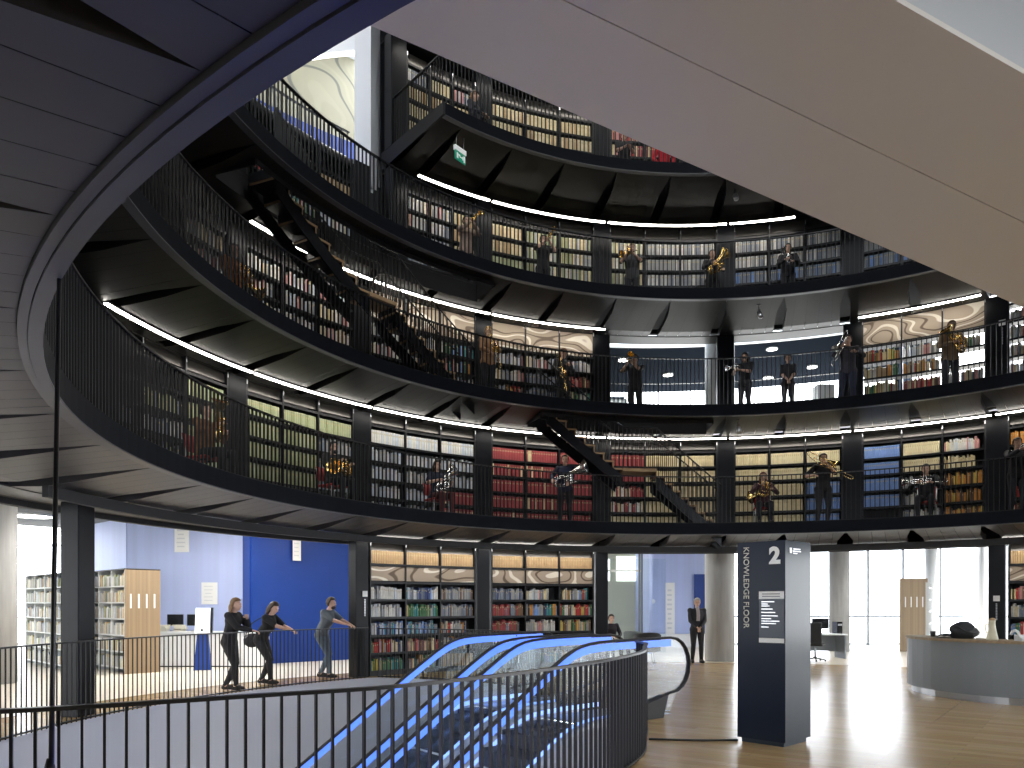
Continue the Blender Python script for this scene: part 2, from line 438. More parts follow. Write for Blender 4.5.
# ------------------------------------------------------------------ railings
def railing(name, label, path, h, spacing, wid=.016, dep=.03, keep=100, near=True, top_w=.06, top_t=.022, base=True, group=None):
    pts = resample(path, spacing); o0 = pts[0]
    root = thing(name, label, 'railing', o0, 0, group)
    m = MB()
    m.v = []
    b = MB(); b.box((0, 0, h / 2), (wid, dep, h)); bal = b.mesh('baluster', M['rail'])
    idx = sorted(range(len(pts)), key=lambda i: pts[i].length)
    ind = set(idx[:keep])
    rest = MB()
    for i, p in enumerate(pts):
        t = pts[min(i + 1, len(pts) - 1)] - pts[max(i - 1, 0)]; rz = math.atan2(t.y, t.x)
        if i in ind: link('baluster', bal, root, p - o0, (0, 0, rz))
        else: rest.box(p - o0 + Vector((0, 0, h / 2)), (wid, dep, h), 0, rz)
    if rest.f:
        r = obj('baluster_run', rest, M['rail'], root); r['kind'] = 'stuff'
    def flat(zc, w, t):
        rows = []
        for i, p in enumerate(path):
            d = (Vector(path[min(i + 1, len(path) - 1)]) - Vector(path[max(i - 1, 0)])); d.z = 0; d.normalize(); nrm = Vector((-d.y, d.x, 0))
            q = Vector(p) - o0
            rows.append([q + nrm * w / 2 + Vector((0, 0, zc - t / 2)), q - nrm * w / 2 + Vector((0, 0, zc - t / 2)), q - nrm * w / 2 + Vector((0, 0, zc + t / 2)), q + nrm * w / 2 + Vector((0, 0, zc + t / 2))])
        f = MB(); f.quadgrid(rows, 0, False, True); f.face((0, 1, 2, 3)); n = len(f.v); f.face((n - 1, n - 2, n - 3, n - 4)); return f
    obj('top_rail', flat(h, top_w, top_t), M['railtop'], root)
    if base: obj('bottom_rail', flat(.03, .05, .02), M['rail'], root)
    return root
def arcpath(r, a0, a1, z, step=.6):
    n = int(abs(a1 - a0) / step) + 1
    return [pol(r, a0 + (a1 - a0) * i / n, z) for i in range(n + 1)]
RR = RI + .06
railing('gallery_railing', 'black baluster railing around the first gallery, just above the ground floor bookcases', arcpath(RR, 218, 30, ZF[1]), 1.15, .1)
railing('gallery_railing', 'black baluster railing around the second gallery, in front of the lower stair foot and the view to the windows', arcpath(RR, 202, 30, ZF[2]), 1.15, .1)['label'] = 'black baluster railing around the second gallery with the open glazed bays'
railing('gallery_railing', 'black baluster railing around the third gallery, below the white pillar', arcpath(RR, 190, 40, ZF[3]), 1.15, .1)
p4 = [pol(r, 131.3, ZF[4]) for r in (10.7, 10.2, 9.7, 9.2, 8.8)] + arcpath(RR, 131.2, 60, ZF[4])
railing('gallery_railing', 'black baluster railing of the short top gallery with its straight end', p4, 1.15, .1)
railing('floor_railing', 'black railing along the curved opening where three people lean', [pol(10.47, a) for a in range(206, 135, -1)] , 1.12, .1, .014, .014)
railing('floor_railing', 'black railing in front, sweeping round the near end of the escalators', near_path, 1.13, .1, .013, .03, top_w=.05)
railing('floor_railing', 'thin black railing between the ground bookcases and the escalators', far_path[::-1], 1.1, .1, .014, .03)

# tall thin rod from the first gallery edge down past the railing
root = thing('steel_rod', 'tall thin dark steel rod rising past the black railing to the gallery edge', 'rod', (-2.365, 3.83, 0))
b = MB(); b.tube([(0, 0, 0), (.012, .0, 1.2), (.03, .03, 3.33)], [.016, .013, .011], 10); obj('rod', b, M['railtop'], root)
b = MB(); b.lathe([(.016, .0), (.028, .02), (.028, .70), (.024, .82), (.014, .86)], 12); obj('foot_sleeve', b, M['rail'], root)

# ------------------------------------------------------------------ light strips
def light_strip(k, a0, a1, label):
    a0 -= .25; a1 += .25
    mid = (a0 + a1) / 2; p = pol(RS, mid, ZL[k])
    root = thing('light_strip', label, 'light', p)
    b = MB(); b.arc(RS - .03, RS + .03, ZL[k] - .022, ZL[k] - .002, a0, a1, .6); b.v = [tuple(Vector(v) - p) for v in b.v]; obj('diffuser', b, M['led'], root)
    b = MB(); b.arc(RS - .046, RS + .046, ZL[k] - .002, ZL[k] + .03, a0, a1, .6); b.v = [tuple(Vector(v) - p) for v in b.v]; obj('housing', b, M['shelf'], root)
ORD = ['first', 'second', 'third', 'fourth', 'fifth', 'sixth', 'seventh', 'eighth', 'ninth']
def strips(k, lst, txt):
    for i, (a, b) in enumerate(zip(lst, lst[1:])):
        light_strip(k, a, b, f'white light strip above the {txt}, {ORD[i]} bay from its dark end')
strips(1, [172.5, K236, K363, K484, K602, K726, K853, K997, 34], 'first gallery books')
ZL[0] = 3.13; RS0 = RS; RS = 10.42
strips(0, [K363, K484, K602], 'ground floor bookcases'); light_strip(0, 48.5, 33, 'white light strip above the ground floor bookcase behind the reception desk'); RS = RS0
strips(2, [153.8, K363, K484, K602], 'second gallery books')
light_strip(2, 65.2, 50.2, 'white light strip above the second gallery books beside the travelator')
strips(3, [129.4, K484, K602, K726, 73], 'third gallery books')
strips(4, [130, K484, K602, 82], 'top gallery books')

# ------------------------------------------------------------------ bookcases and books
BC = dict(cream=(.70, .60, .36), tan=(.50, .34, .18), olive=(.34, .37, .19), palegreen=(.46, .50, .30), paleblue=(.56, .62, .70), white=(.70, .69, .65),
          grey=(.34, .35, .36), crimson=(.36, .055, .06), red=(.50, .04, .035), blue=(.20, .34, .68), navy=(.04, .07, .20), orange=(.62, .27, .05), brown=(.20, .11, .06),
          green=(.07, .20, .09), yellow=(.66, .50, .10), slate=(.19, .22, .28), black=(.03, .03, .032), pink=(.55, .25, .25), ivory=(.76, .67, .44), teal=(.06, .28, .30))
BCN = dict(cream='cream', tan='tan', olive='olive green', palegreen='pale green', paleblue='pale blue', white='white', grey='grey', crimson='crimson', red='red', blue='blue', navy='navy blue', orange='orange',
           brown='brown', green='dark green', yellow='yellow', slate='slate grey', black='black', pink='pink', ivory='ivory', teal='teal')
BKEYS = list(BC); BM = {k: mat('book_' + k, c, .6, 0, .12, 8) for k, c in BC.items()}
PAGES = mat('book_pages', (.62, .58, .48), .8); GILT = mat('book_label', (.55, .45, .25), .5)
PAL = dict(mix=['red', 'blue', 'white', 'grey', 'brown', 'green', 'navy', 'cream', 'slate', 'orange', 'teal', 'black', 'pink', 'white', 'grey'],
           whites=['white', 'white', 'grey', 'cream', 'paleblue', 'slate', 'pink', 'white'], olive=['olive', 'olive', 'palegreen'], pgreen=['palegreen', 'palegreen', 'olive'], pblue=['paleblue', 'paleblue', 'white', 'grey'],
           ppale=['paleblue', 'white'], crimson=['crimson'], crimsonx=['crimson', 'crimson', 'crimson', 'crimson', 'crimson', 'crimson', 'cream'], cream=['cream', 'cream', 'ivory'], ivory=['ivory'], blue=['blue'], greys=['grey', 'grey', 'white', 'slate'], orange=['orange', 'orange', 'brown', 'yellow'],
           tan=['tan'], redcream=['crimson', 'cream', 'white'], periodical=['grey', 'slate', 'grey', 'brown'], redperiod=['crimson', 'brown', 'crimson', 'slate'], whitered=['white', 'white', 'white', 'paleblue', 'grey'], bluemix=['blue', 'slate', 'white', 'navy', 'teal', 'paleblue'],
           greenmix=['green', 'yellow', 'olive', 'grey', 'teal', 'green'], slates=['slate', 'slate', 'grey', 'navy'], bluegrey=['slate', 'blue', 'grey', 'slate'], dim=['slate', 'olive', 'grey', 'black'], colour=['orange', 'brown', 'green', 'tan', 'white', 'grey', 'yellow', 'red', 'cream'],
           tancream=['tan', 'cream', 'ivory', 'cream'], reds=['red', 'crimson', 'pink', 'brown', 'cream'], creengrey=['palegreen', 'grey', 'white', 'olive', 'cream'], empty=[], browns=['brown', 'orange', 'tan', 'brown', 'olive'])
BOOKS = []                                       # matrix, colour key, score, label, group
def unit_book():                                 # width x, depth y (front at 0), height z; rounded spine, page block inside the boards
    b = MB()
    prof = [(0.0, .06), (.12, .015), (.35, 0), (.65, 0), (.88, .015), (1.0, .06), (1, 1), (.9, 1), (.9, .12), (.1, .12), (.1, 1), (0, 1)]
    n = len(prof); b.v = [(x - .5, y, 0) for x, y in prof] + [(x - .5, y, 1) for x, y in prof]
    for i in range(n): b.face((i, (i + 1) % n, n + (i + 1) % n, n + i), 0)
    for o in (0, n):
        for q in ((0, 1, 8 + 1, 10, 11), (1, 2, 3, 4, 8, 9), (4, 5, 6, 7, 8)):
            b.face([o + i for i in (q if o else q[::-1])], 0)
    bb = len(b.v)
    for z in (.02, .96):
        b.v += [(-.4, .12, z), (.4, .12, z), (.4, .96, z), (-.4, .96, z)]
    for q in ((0, 3, 2, 1), (4, 5, 6, 7), (2, 3, 7, 6)): b.face([bb + i for i in q], 1)
    bb = len(b.v)                                # label band across the spine
    b.v += [(-.2, -.012, .70), (.2, -.012, .70), (.2, -.012, .82), (-.2, -.012, .82)]
    b.face([bb, bb + 1, bb + 2, bb + 3], 2)
    return b
UB = unit_book()
BMESH = {k: UB.mesh('book', [BM[k], PAGES, GILT]) for k in BKEYS}

PITCH, SH0 = .41, .12
SECN = ['first section', 'middle section', 'third section']
def bookcase(level, aL, aR, rows, desc, nboard=6, mural_row=None, label='', bdesc='', tall=None, mural_mat_=None, top=None, bw=(.03, .052), back=True, edge=1.25):
    zf = ZF[level]; am = (aL + aR) / 2
    org = pol(RF, am, zf); rz = rad(am - 90)
    root = thing('bookcase', label, 'bookcase', org, rz, 'bookcases built between the columns')
    MW = Matrix.Translation(org) @ Matrix.Rotation(rz, 4, 'Z'); MI = MW.inverted()
    tall = tall or 2.42
    bnd = [aL - edge + (aR + edge - aL + edge) * i / 3 for i in range(4)]
    up = MB(); up.box((0, .17, tall / 2), (.035, .36, tall)); upm = up.mesh('upright', M['shelf'])
    cap = MB(); cap.box((0, -.012, tall - .05), (.022, .012, .09)); capm = cap.mesh('bracket', M['steel'])
    for a in bnd:
        u = link('upright', upm, root, MI @ pol(RF, a, zf), (0, 0, rad(a - am))); link('bracket', capm, u)
    for s in range(3):
        p, q = MI @ pol(RF, bnd[s], zf), MI @ pol(RF, bnd[s + 1], zf)
        d = q - p; L = d.length - .036; c = (p + q) / 2; rot = math.atan2(d.y, d.x)
        bd = MB(); bd.box((0, .17, -.02), (L, .33, .035)); bd.box((0, .004, -.022), (L, .012, .05)); bm_ = bd.mesh('shelf', M['shelf'])
        for k in range(nboard): link('shelf', bm_, root, c + Vector((0, 0, SH0 + PITCH * k)), (0, 0, rot))
        bk = MB(); not back or bk.box((0, .36, tall / 2), (L + .09, .015, tall)); back and obj('back_panel', bk, M['shelfback'], root, c, (0, 0, rot))
        pl = MB()
        z1 = (3.12 if level == 0 else tall + .14); ztop = SH0 + PITCH * (nboard - 1) + .02
        prof = [(.05, ztop + .03), (.05, ztop + .06), (.07, (ztop + z1) / 2), (.14, z1 - .05), (.2, z1)]
        if top == 'mural': prof = None
        if prof:
            pl.quadgrid([[(-L / 2, y, z) for y, z in prof], [(L / 2, y, z) for y, z in prof]], 0, True)
            pl.quadgrid([[(-L / 2, y + .02, z) for y, z in prof], [(L / 2, y + .02, z) for y, z in prof]], 0, True, flip=True)
            obj('pelmet', pl, M['pelmet'], root, c, (0, 0, rot))
        kb = MB(); kb.box((0, .03, .05), (L, .02, .1)); obj('kick_plate', kb, M['shelf'], root, c, (0, 0, rot))
        def mural(z0, z1, tilt=0):
            mm = MB(); mm.box((0, .03, (z0 + z1) / 2), (L, .02, z1 - z0)); o = obj('mural_panel', mm, M['mural'], root, c, (0, 0, rot)); o['label'] = 'panel printed with pale flowing waves'
        if mural_row is not None: mural(SH0 + PITCH * mural_row + .02, SH0 + PITCH * mural_row + .35)
        if top == 'mural': mural(SH0 + PITCH * (nboard - 1) + .02, z1 - .0)
        W = MW @ Matrix.Translation(c) @ Matrix.Rotation(rot, 4, 'Z')
        for k in range(nboard):
            if k == mural_row: continue
            spec = rows[s][k] if k < len(rows[s]) else None
            if not spec: continue
            pal = PAL[spec]
            if not pal: continue
            x = -L / 2 + .012; uni = len(set(pal)) <= 2 or level in (3, 4)
            hbase = .30 if uni else .27
            col = random.choice(pal)
            stop = L / 2 - .012 - (0 if uni or random.random() > .3 else random.random() * .25)
            while True:
                w = random.uniform(.042, .05) if uni else random.uniform(*bw)
                if x + w > stop: break
                if uni or random.random() < .75: col = random.choice(pal)
                h = hbase + random.uniform(-.004, .004) if uni else hbase + random.uniform(-.06, .045)
                dep = random.uniform(.2, .24)
                y0 = .02 + random.uniform(0, .004 if uni else .02)
                mt = W @ Matrix.Translation((x + w / 2, y0, SH0 + PITCH * k - .002)) @ Matrix.Diagonal((w * .96, dep, h, 1))
                pos = mt.translation
                vis = 1.0
                if level and SH0 + PITCH * k < 1.15: vis = .25
                if level and k == 0: vis = .05
                if level == 0 and k < 3: vis = .25
                if level == 0 and pos.x > 5: vis *= .5
                if level in (3, 4): vis *= .5
                u = 512 + FOC * pos.x / pos.y
                if u < 60 or u > 1020: vis = 0
                facing = abs((W.to_3x3() @ Vector((0, 1, 0))).dot(pos.normalized()))
                sc = w * h * (FOC / pos.y) ** 2 * vis * facing
                shelfname = ORD[nboard - 1 - k] if k < nboard - 1 else 'top'
                lab = f"{BCN[col]} book, {'top' if k == nboard - 1 else ORD[nboard - 1 - k]} shelf down, {SECN[s]}, {bdesc}".replace('top shelf down', 'top shelf')
                BOOKS.append((mt, col, sc, lab, f"books in the {bdesc}"))
                x += w + (.001 if uni or random.random() > .06 else .03)
    return root

# ground floor: seven shelves, a printed panel near the top
g1 = [['greenmix', 'mix', 'bluemix', 'whitered', 'whitered', None, 'tan'], ['mix', 'reds', 'bluemix', 'greenmix', 'bluemix', None, 'tan'], ['tan', 'mix', 'mix', 'periodical', 'periodical', None, 'tan']]
g2 = [['mix', 'mix', 'redperiod', 'redperiod', 'slates', None, 'tan'], ['mix', 'whites', 'whites', 'mix', 'whites', None, 'tan'], ['mix', 'whites', 'colour', 'colour', 'mix', None, 'tan']]
g3 = [['mix', 'mix', 'mix', 'whites', 'reds', None, 'tan'], ['mix', 'mix', 'mix', 'mix', 'whites', None, 'tan'], ['mix'] * 5 + [None, 'tan']]
bookcase(0, K363, K484, g1, '', 7, 5, 'ground floor bookcase beside the deep blue wall, with a printed wave panel', 'ground bookcase beside the blue wall', 3.08)
bookcase(0, K484, K602, g2, '', 7, 5, 'ground floor bookcase beside the glass office, with a printed wave panel', 'ground bookcase next to the glass office', 3.08)
bookcase(0, K997, 32, g3, '', 7, 5, 'ground floor bookcase behind the reception desk, cut by the picture edge', 'ground bookcase behind the reception desk', 3.08)
# first gallery
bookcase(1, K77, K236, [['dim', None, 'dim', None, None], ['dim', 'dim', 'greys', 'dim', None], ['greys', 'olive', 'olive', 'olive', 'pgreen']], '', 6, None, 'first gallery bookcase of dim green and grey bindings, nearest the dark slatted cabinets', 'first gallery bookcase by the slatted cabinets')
bookcase(1, K236, K363, [['olive'] * 4 + ['pgreen'], ['olive'] * 4 + ['pgreen'], ['greys', 'greys', 'greys', 'greys', 'pgreen']], '', 6, None, 'first gallery bookcase full of pale green bound volumes', 'first gallery bookcase of pale green volumes')
bookcase(1, K363, K484, [['pblue'] * 4 + ['ppale'], ['greys', 'pblue', 'pblue', 'pblue', 'ppale'], ['crimson', 'crimsonx', 'pblue', 'pblue', 'ppale']], '', 6, None, 'first gallery bookcase of pale blue bindings turning red at one corner', 'first gallery bookcase of pale blue volumes')
bookcase(1, K484, K602, [['crimsonx', 'crimson', 'crimson', 'crimsonx', 'crimson'], ['crimson', 'crimsonx', 'crimsonx', 'crimsonx', 'crimsonx'], ['crimson'] * 5], '', 6, None, 'first gallery bookcase full of crimson volumes', 'first gallery bookcase of crimson volumes')
bookcase(1, K602, K726, [['cream', 'redcream', 'redcream', 'crimson', 'crimson'], ['cream'] * 5, ['cream'] * 5], '', 6, None, 'first gallery bookcase of cream volumes behind the lower stair', 'first gallery bookcase behind the lower stair')
bookcase(1, K726, K853, [['cream'] * 5, ['cream', 'cream', 'cream', 'ivory', 'ivory'], ['blue', 'blue', 'blue', 'cream', 'ivory']], '', 6, None, 'first gallery bookcase of cream volumes with blue ones in the lower corner', 'first gallery bookcase of cream and blue volumes')
bookcase(1, K853, K997, [['empty', 'blue', 'blue', 'blue', 'blue'], ['greys', 'greys', 'greys', 'ivory', 'ivory'], ['orange', 'orange', 'orange', 'tancream', 'whites']], '', 6, None, 'first gallery bookcase with blue, ivory and orange volumes side by side', 'first gallery bookcase of blue and orange volumes')
bookcase(1, K997, 32, [['reds', 'reds', 'reds', 'brown' if 0 else 'reds', 'orange'], ['reds'] * 5, ['mix'] * 5], '', 6, None, 'first gallery bookcase of orange and red volumes at the picture edge', 'first gallery bookcase of orange and red volumes')
# second gallery
mx5 = ['whites', 'whites', 'whites', 'whites', 'whites']
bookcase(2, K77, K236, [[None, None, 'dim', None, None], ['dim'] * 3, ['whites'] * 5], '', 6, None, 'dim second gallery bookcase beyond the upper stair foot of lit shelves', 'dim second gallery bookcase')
bookcase(2, K236, K363, [mx5, mx5, ['whites', 'reds', 'whites', 'whites', 'whites']], '', 6, None, 'second gallery bookcase of brightly lit pale volumes under the upper stair', 'second gallery bookcase under the upper stair')
bookcase(2, K363, K484, [mx5, ['whites', 'whites', 'mix', 'whites'], ['whites', 'whites', 'mix', 'mix']], '', 5, None, 'second gallery bookcase of pale volumes at the foot of the upper stair', 'second gallery bookcase at the upper stair foot', None, None, 'mural')
bookcase(2, K484, K602, [['whites', 'mix', 'whites', 'whites'], ['whites', 'slates', 'slates', 'whites'], ['mix', 'mix', 'reds', 'whites']], '', 5, None, 'second gallery bookcase under a wave panel, next to the open glazed bays', 'second gallery bookcase by the open bays', None, None, 'mural')
bookcase(2, K853, K997, [['slates', 'colour', 'colour', 'colour'], ['colour', 'reds', 'colour', 'whites'], ['whites', 'whites', None, 'colour']], '', 5, None, 'second gallery bookcase of orange and brown spines beside the travelator', 'second gallery bookcase beside the travelator', None, None, 'mural', back=False)
bookcase(2, K997, 32, [mx5, mx5, mx5], '', 6, None, 'second gallery bookcase of white spines at the picture edge', 'second gallery bookcase at the picture edge', back=False)
# third gallery
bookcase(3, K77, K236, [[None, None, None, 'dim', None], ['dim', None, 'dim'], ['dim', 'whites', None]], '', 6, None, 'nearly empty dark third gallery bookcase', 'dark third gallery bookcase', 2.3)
bookcase(3, K236, K363, [['dim', None, 'reds', None, None], ['dim', 'mix', 'dim', None, None], ['bluegrey', 'whites', None, 'tan', None]], '', 6, None, 'half empty third gallery bookcase under the white pillar', 'half empty third gallery bookcase', 2.3)
bookcase(3, K398, K484, [['blue', 'greys', 'whites', 'whites', 'whites'], ['bluegrey', 'greys', 'greys', 'greys', 'whites'], ['greys', 'greys', 'tancream', 'tancream', 'tancream']], '', 6, None, 'third gallery bookcase of white volumes next to the exit sign', 'third gallery bookcase by the exit sign')
cg = ['creengrey'] * 5
bookcase(3, K484, K602, [['creengrey', 'olive', 'olive', 'tancream', 'tancream'], cg, cg], '', 6, None, 'third gallery bookcase of grey green volumes', 'third gallery bookcase of grey green volumes')
bookcase(3, K602, K726, [cg, ['bluegrey'] * 2 + ['greys'] * 3, ['slates', 'bluegrey', 'greys', 'greys', 'greys']], '', 6, None, 'third gallery bookcase of grey volumes in the middle of the ring', 'third gallery bookcase of mixed grey volumes')
bookcase(3, K726, K853, [['bluegrey', 'slates', 'bluegrey', 'greys', 'greys']] * 3, '', 6, None, 'third gallery bookcase of blue grey volumes', 'third gallery bookcase of blue grey volumes')
bookcase(3, K853, K997, [['bluegrey', 'slates', 'bluegrey', 'greys', 'greys']] * 3, '', 6, None, 'dark third gallery bookcase where the beige travelator cuts across', 'third gallery bookcase behind the travelator')
# fourth gallery
bookcase(4, K398, K484, [['tancream'] * 4 + ['greys'], ['tancream'] * 4 + ['cream'], ['tancream'] * 4 + ['whites']], '', 6, None, 'top gallery bookcase of tan volumes at the straight end', 'top gallery bookcase at the straight end')
bookcase(4, K484, K602, [['tancream'] * 5] * 3, '', 6, None, 'top gallery bookcase of tan and cream volumes', 'top gallery bookcase of tan volumes')
bookcase(4, K602, K726, [['reds', 'reds', 'redcream', 'reds', 'reds'], ['tancream', 'whites', 'reds', 'reds', 'reds'], ['tancream'] * 5], '', 6, None, 'top gallery bookcase of red and cream volumes', 'top gallery bookcase of red volumes')

BOOKS.sort(key=lambda t: -t[2])
for mt, col, sc, lab, grp in BOOKS[:300]:
    o = link('book', BMESH[col]); o.matrix_world = mt; tag(o, lab, 'book', grp)
rest = BOOKS[300:]
mb = MB(); mats_ = [BM[k] for k in BKEYS] + [PAGES, GILT]
for mt, col, sc, lab, grp in rest:
    b = len(mb.v); ci = BKEYS.index(col)
    mb.v += [tuple(mt @ Vector(v)) for v in UB.v]
    for f, mi in zip(UB.f, UB.m): mb.face([b + i for i in f], ci if mi == 0 else len(BKEYS) - 1 + mi)
o = obj('books', mb, mats_); tag(o, 'rows of bound books filling the rest of the gallery shelves', 'books', None, 'stuff')

# slatted dark cabinets beyond the bookcases
def cabinet(level, aL, aR, label):
    am = (aL + aR) / 2; org = pol(RF, am, ZF[level])
    root = thing('slatted_cabinet', label, 'cabinet', org, rad(am - 90), 'slatted cabinets')
    MI = (Matrix.Translation(org) @ Matrix.Rotation(rad(am - 90), 4, 'Z')).inverted()
    hgt = 2.42; n = 6
    bnd = [aL - 1.2 + (aR + 2.4 - aL) * i / n for i in range(n + 1)]
    dm = mat('cabinet_panel', (.10, .098, .09), .35, .7, .2, 3)
    b = MB()
    for i in range(n):
        p, q = MI @ pol(RF, bnd[i], ZF[level]), MI @ pol(RF, bnd[i + 1], ZF[level]); d = q - p
        d1 = MB(); L = d.length
        d1.box((0, .02, hgt / 2), (L - .012, .03, hgt - .04))
        for k in range(5): d1.box((-L / 2 + L * (k + .5) / 5, 0, hgt / 2), (.03, .03, hgt - .08))
        dd = obj('door', d1, dm, root, (p + q) / 2, (0, 0, math.atan2(d.y, d.x)))
        hd = MB(); hd.tube([(L / 2 - .05, -.03, 1.0), (L / 2 - .05, -.03, 1.2)], .008, 6); obj('handle', hd, M['steel'], dd)
    c1 = MB(); c1.box((0, .25, hgt / 2), ((MI @ pol(RF, bnd[-1], ZF[level]) - MI @ pol(RF, bnd[0], ZF[level])).length * .98, .26, hgt - .06)); obj('carcass', c1, M['shelf'], root)
cabinet(1, 188, K77, 'dark slatted cabinet at the far dark end of the first gallery')
cabinet(1, 205.5, 188, 'dark slatted cabinet by the grey ring edge on the first gallery')
cabinet(2, 188, K77, 'dark slatted cabinet at the dark end of the second gallery')
cabinet(2, 205.5, 188, 'dark slatted cabinet by the overhead ring on the second gallery')

# ------------------------------------------------------------------ escalators
def hz(s, sk=-.05): q = s - sk; return 1.16 - .679 * (math.sqrt(q * q + .29 ** 2) - q) / 2
def esc3(s, o, z): x, y = esc(s, o); return Vector((x, y, z))
SS = [-6.6 + .3 * i for i in range(19)] + [-1.0, -.8, -.6, -.4, -.25, -.1, .05, .2, .4, .7, 1.1, 1.5, 1.86]
def escalator(o1, o2, label):
    root = thing('escalator', label, 'escalator', (*esc(.9, (o1 + o2) / 2), 0)); O = root.location.copy()
    def P(s, o, z): return esc3(s, o, z) - O
    for o, side in ((o1, 1), (o2, -1)):
        pts = [P(s, o, hz(s)) for s in SS]
        arcp = [P(1.88 + .41 * math.sin(t), o, hz(1.86) - .41 + .41 * math.cos(t)) for t in [PI * i / 10 for i in range(1, 10)]]
        tail_ = [P(1.80, o, .33), P(1.66, o, .28)]
        b = MB(); b.tube(pts + arcp + tail_, .042, 10, flat=.45, up=Vector((0, 0, 1)))
        obj('handrail', b, M['rubber'], root)
        # glass balustrade with its rounded end
        cols_ = []
        for s in SS: cols_.append((s, hz(s) - 1.08, hz(s) - .03))
        for t in (30, 55, 72, 82): s = 1.88 + .385 * math.sin(rad(t)); d = .385 * math.cos(rad(t)); cols_.append((s, hz(1.86) - .41 - d, hz(1.86) - .41 + d))
        g = MB(); hw = .006 * side
        rows = []
        for s, za, zb in cols_: rows.append([P(s, o - hw, za), P(s, o + hw, za), P(s, o + hw, zb), P(s, o - hw, zb)])
        g.quadgrid(rows, 0, False, True)
        obj('glass_balustrade', g, M['glass'], root)
        b = MB(); rows = []
        for s in SS: rows.append([P(s, o - .016, hz(s) - .125), P(s, o + .016, hz(s) - .125), P(s, o + .016, hz(s) - .03), P(s, o - .016, hz(s) - .03)])
        b.quadgrid(rows, 0, False, True); obj('blue_light_strip', b, M['bluelight'], root)['label'] = 'glowing blue strip under the handrail'
        # deck and skirt below the glass
        b = MB(); rows = []
        for s in SS[:-2]: rows.append([P(s, o - .09, hz(s) - 1.20), P(s, o + .09, hz(s) - 1.20), P(s, o + .07, hz(s) - 1.06), P(s, o - .07, hz(s) - 1.06)])
        b.quadgrid(rows, 0, False, True); n = len(b.v); b.face((0, 1, 2, 3)); b.face((n - 1, n - 2, n - 3, n - 4)); obj('balustrade_deck', b, M['deckwhite'], root)
        b = MB(); rows = []
        for s in SS: rows.append([P(s, o + side * .10, hz(s) - 1.10), P(s, o + side * .115, hz(s) - 1.10), P(s, o + side * .115, hz(s) - 1.035), P(s, o + side * .10, hz(s) - 1.035)])
        b.quadgrid(rows[:-1], 0, False, True); obj('skirt_light', b, M['whitelight'], root)
        b = MB()
        s0, s1 = 1.15, 1.72
        b.hexa([P(s0, o - .09, 0), P(s1 - .12, o - .09, 0), P(s1 - .12, o + .09, 0), P(s0, o + .09, 0), P(s0, o - .08, .2), P(s1, o - .08, .32), P(s1, o + .08, .32), P(s0, o + .08, .2)])
        obj('handrail_inlet', b, M['rubber'], root)
        # outer cladding of the truss
        oo = o - side * .12
        b = MB(); rows = []
        for s in [x for x in SS if x < .86]: rows.append([P(s, oo - .01, hz(s) - 2.15), P(s, oo + .01, hz(s) - 2.15), P(s, oo + .01, hz(s) - 1.14), P(s, oo - .01, hz(s) - 1.14)])
        b.quadgrid(rows, 0, False, True); obj('side_cladding', b, M['deckwhite'], root)
    b = MB(); rows = [[P(s, o1 - .1, hz(s) - 2.15), P(s, o2 + .1, hz(s) - 2.15)] for s in SS if s < .86]; b.quadgrid(rows, 0, False); obj('truss_underside', b, M['deckwhite'], root)
    st = MB(); W = o2 - o1 - .24
    A, B_ = P(0, o1 + .12, 0) - P(0, o1 + .12, 0), None
    e = Vector((.778, .628, 0)); f = Vector((.628, -.778, 0))
    st.hexa([Vector((0, 0, -.22)), f * W + Vector((0, 0, -.22)), f * W + e * .41 + Vector((0, 0, -.22)), e * .41 + Vector((0, 0, -.22)), Vector((0, 0, 0)), f * W, f * W + e * .41, e * .41])
    for k in range(22): st.hexa([f * (W * (k + .25) / 22) + Vector((0, 0, 0)), f * (W * (k + .75) / 22), f * (W * (k + .75) / 22) + e * .4, f * (W * (k + .25) / 22) + e * .4, f * (W * (k + .25) / 22) + Vector((0, 0, .012)), f * (W * (k + .75) / 22) + Vector((0, 0, .012)), f * (W * (k + .75) / 22) + e * .4 + Vector((0, 0, .012)), f * (W * (k + .25) / 22) + e * .4 + Vector((0, 0, .012))])
    sm = st.mesh('step', M['step'])
    for i in range(18):
        s = .35 - .405 * (i + 1)
        link('step', sm, root, P(s, o1 + .12, min(-.012, hz(s + .4) - 1.175)))
    b = MB(); b.hexa([P(.35, o1 + .1, -.03), P(.35, o2 - .1, -.03), P(2.0, o2 - .1, -.03), P(2.0, o1 + .1, -.03), P(.35, o1 + .1, .006), P(.35, o2 - .1, .006), P(2.0, o2 - .1, .006), P(2.0, o1 + .1, .006)])
    obj('landing_plate', b, M['steel'], root)
    return root
escalator(0, 1.206, 'escalator with blue-lit handrails farther from the railing, next to the bookcases')
escalator(1.67, 2.876, 'escalator with blue-lit handrails ending in a loop by the black railing')

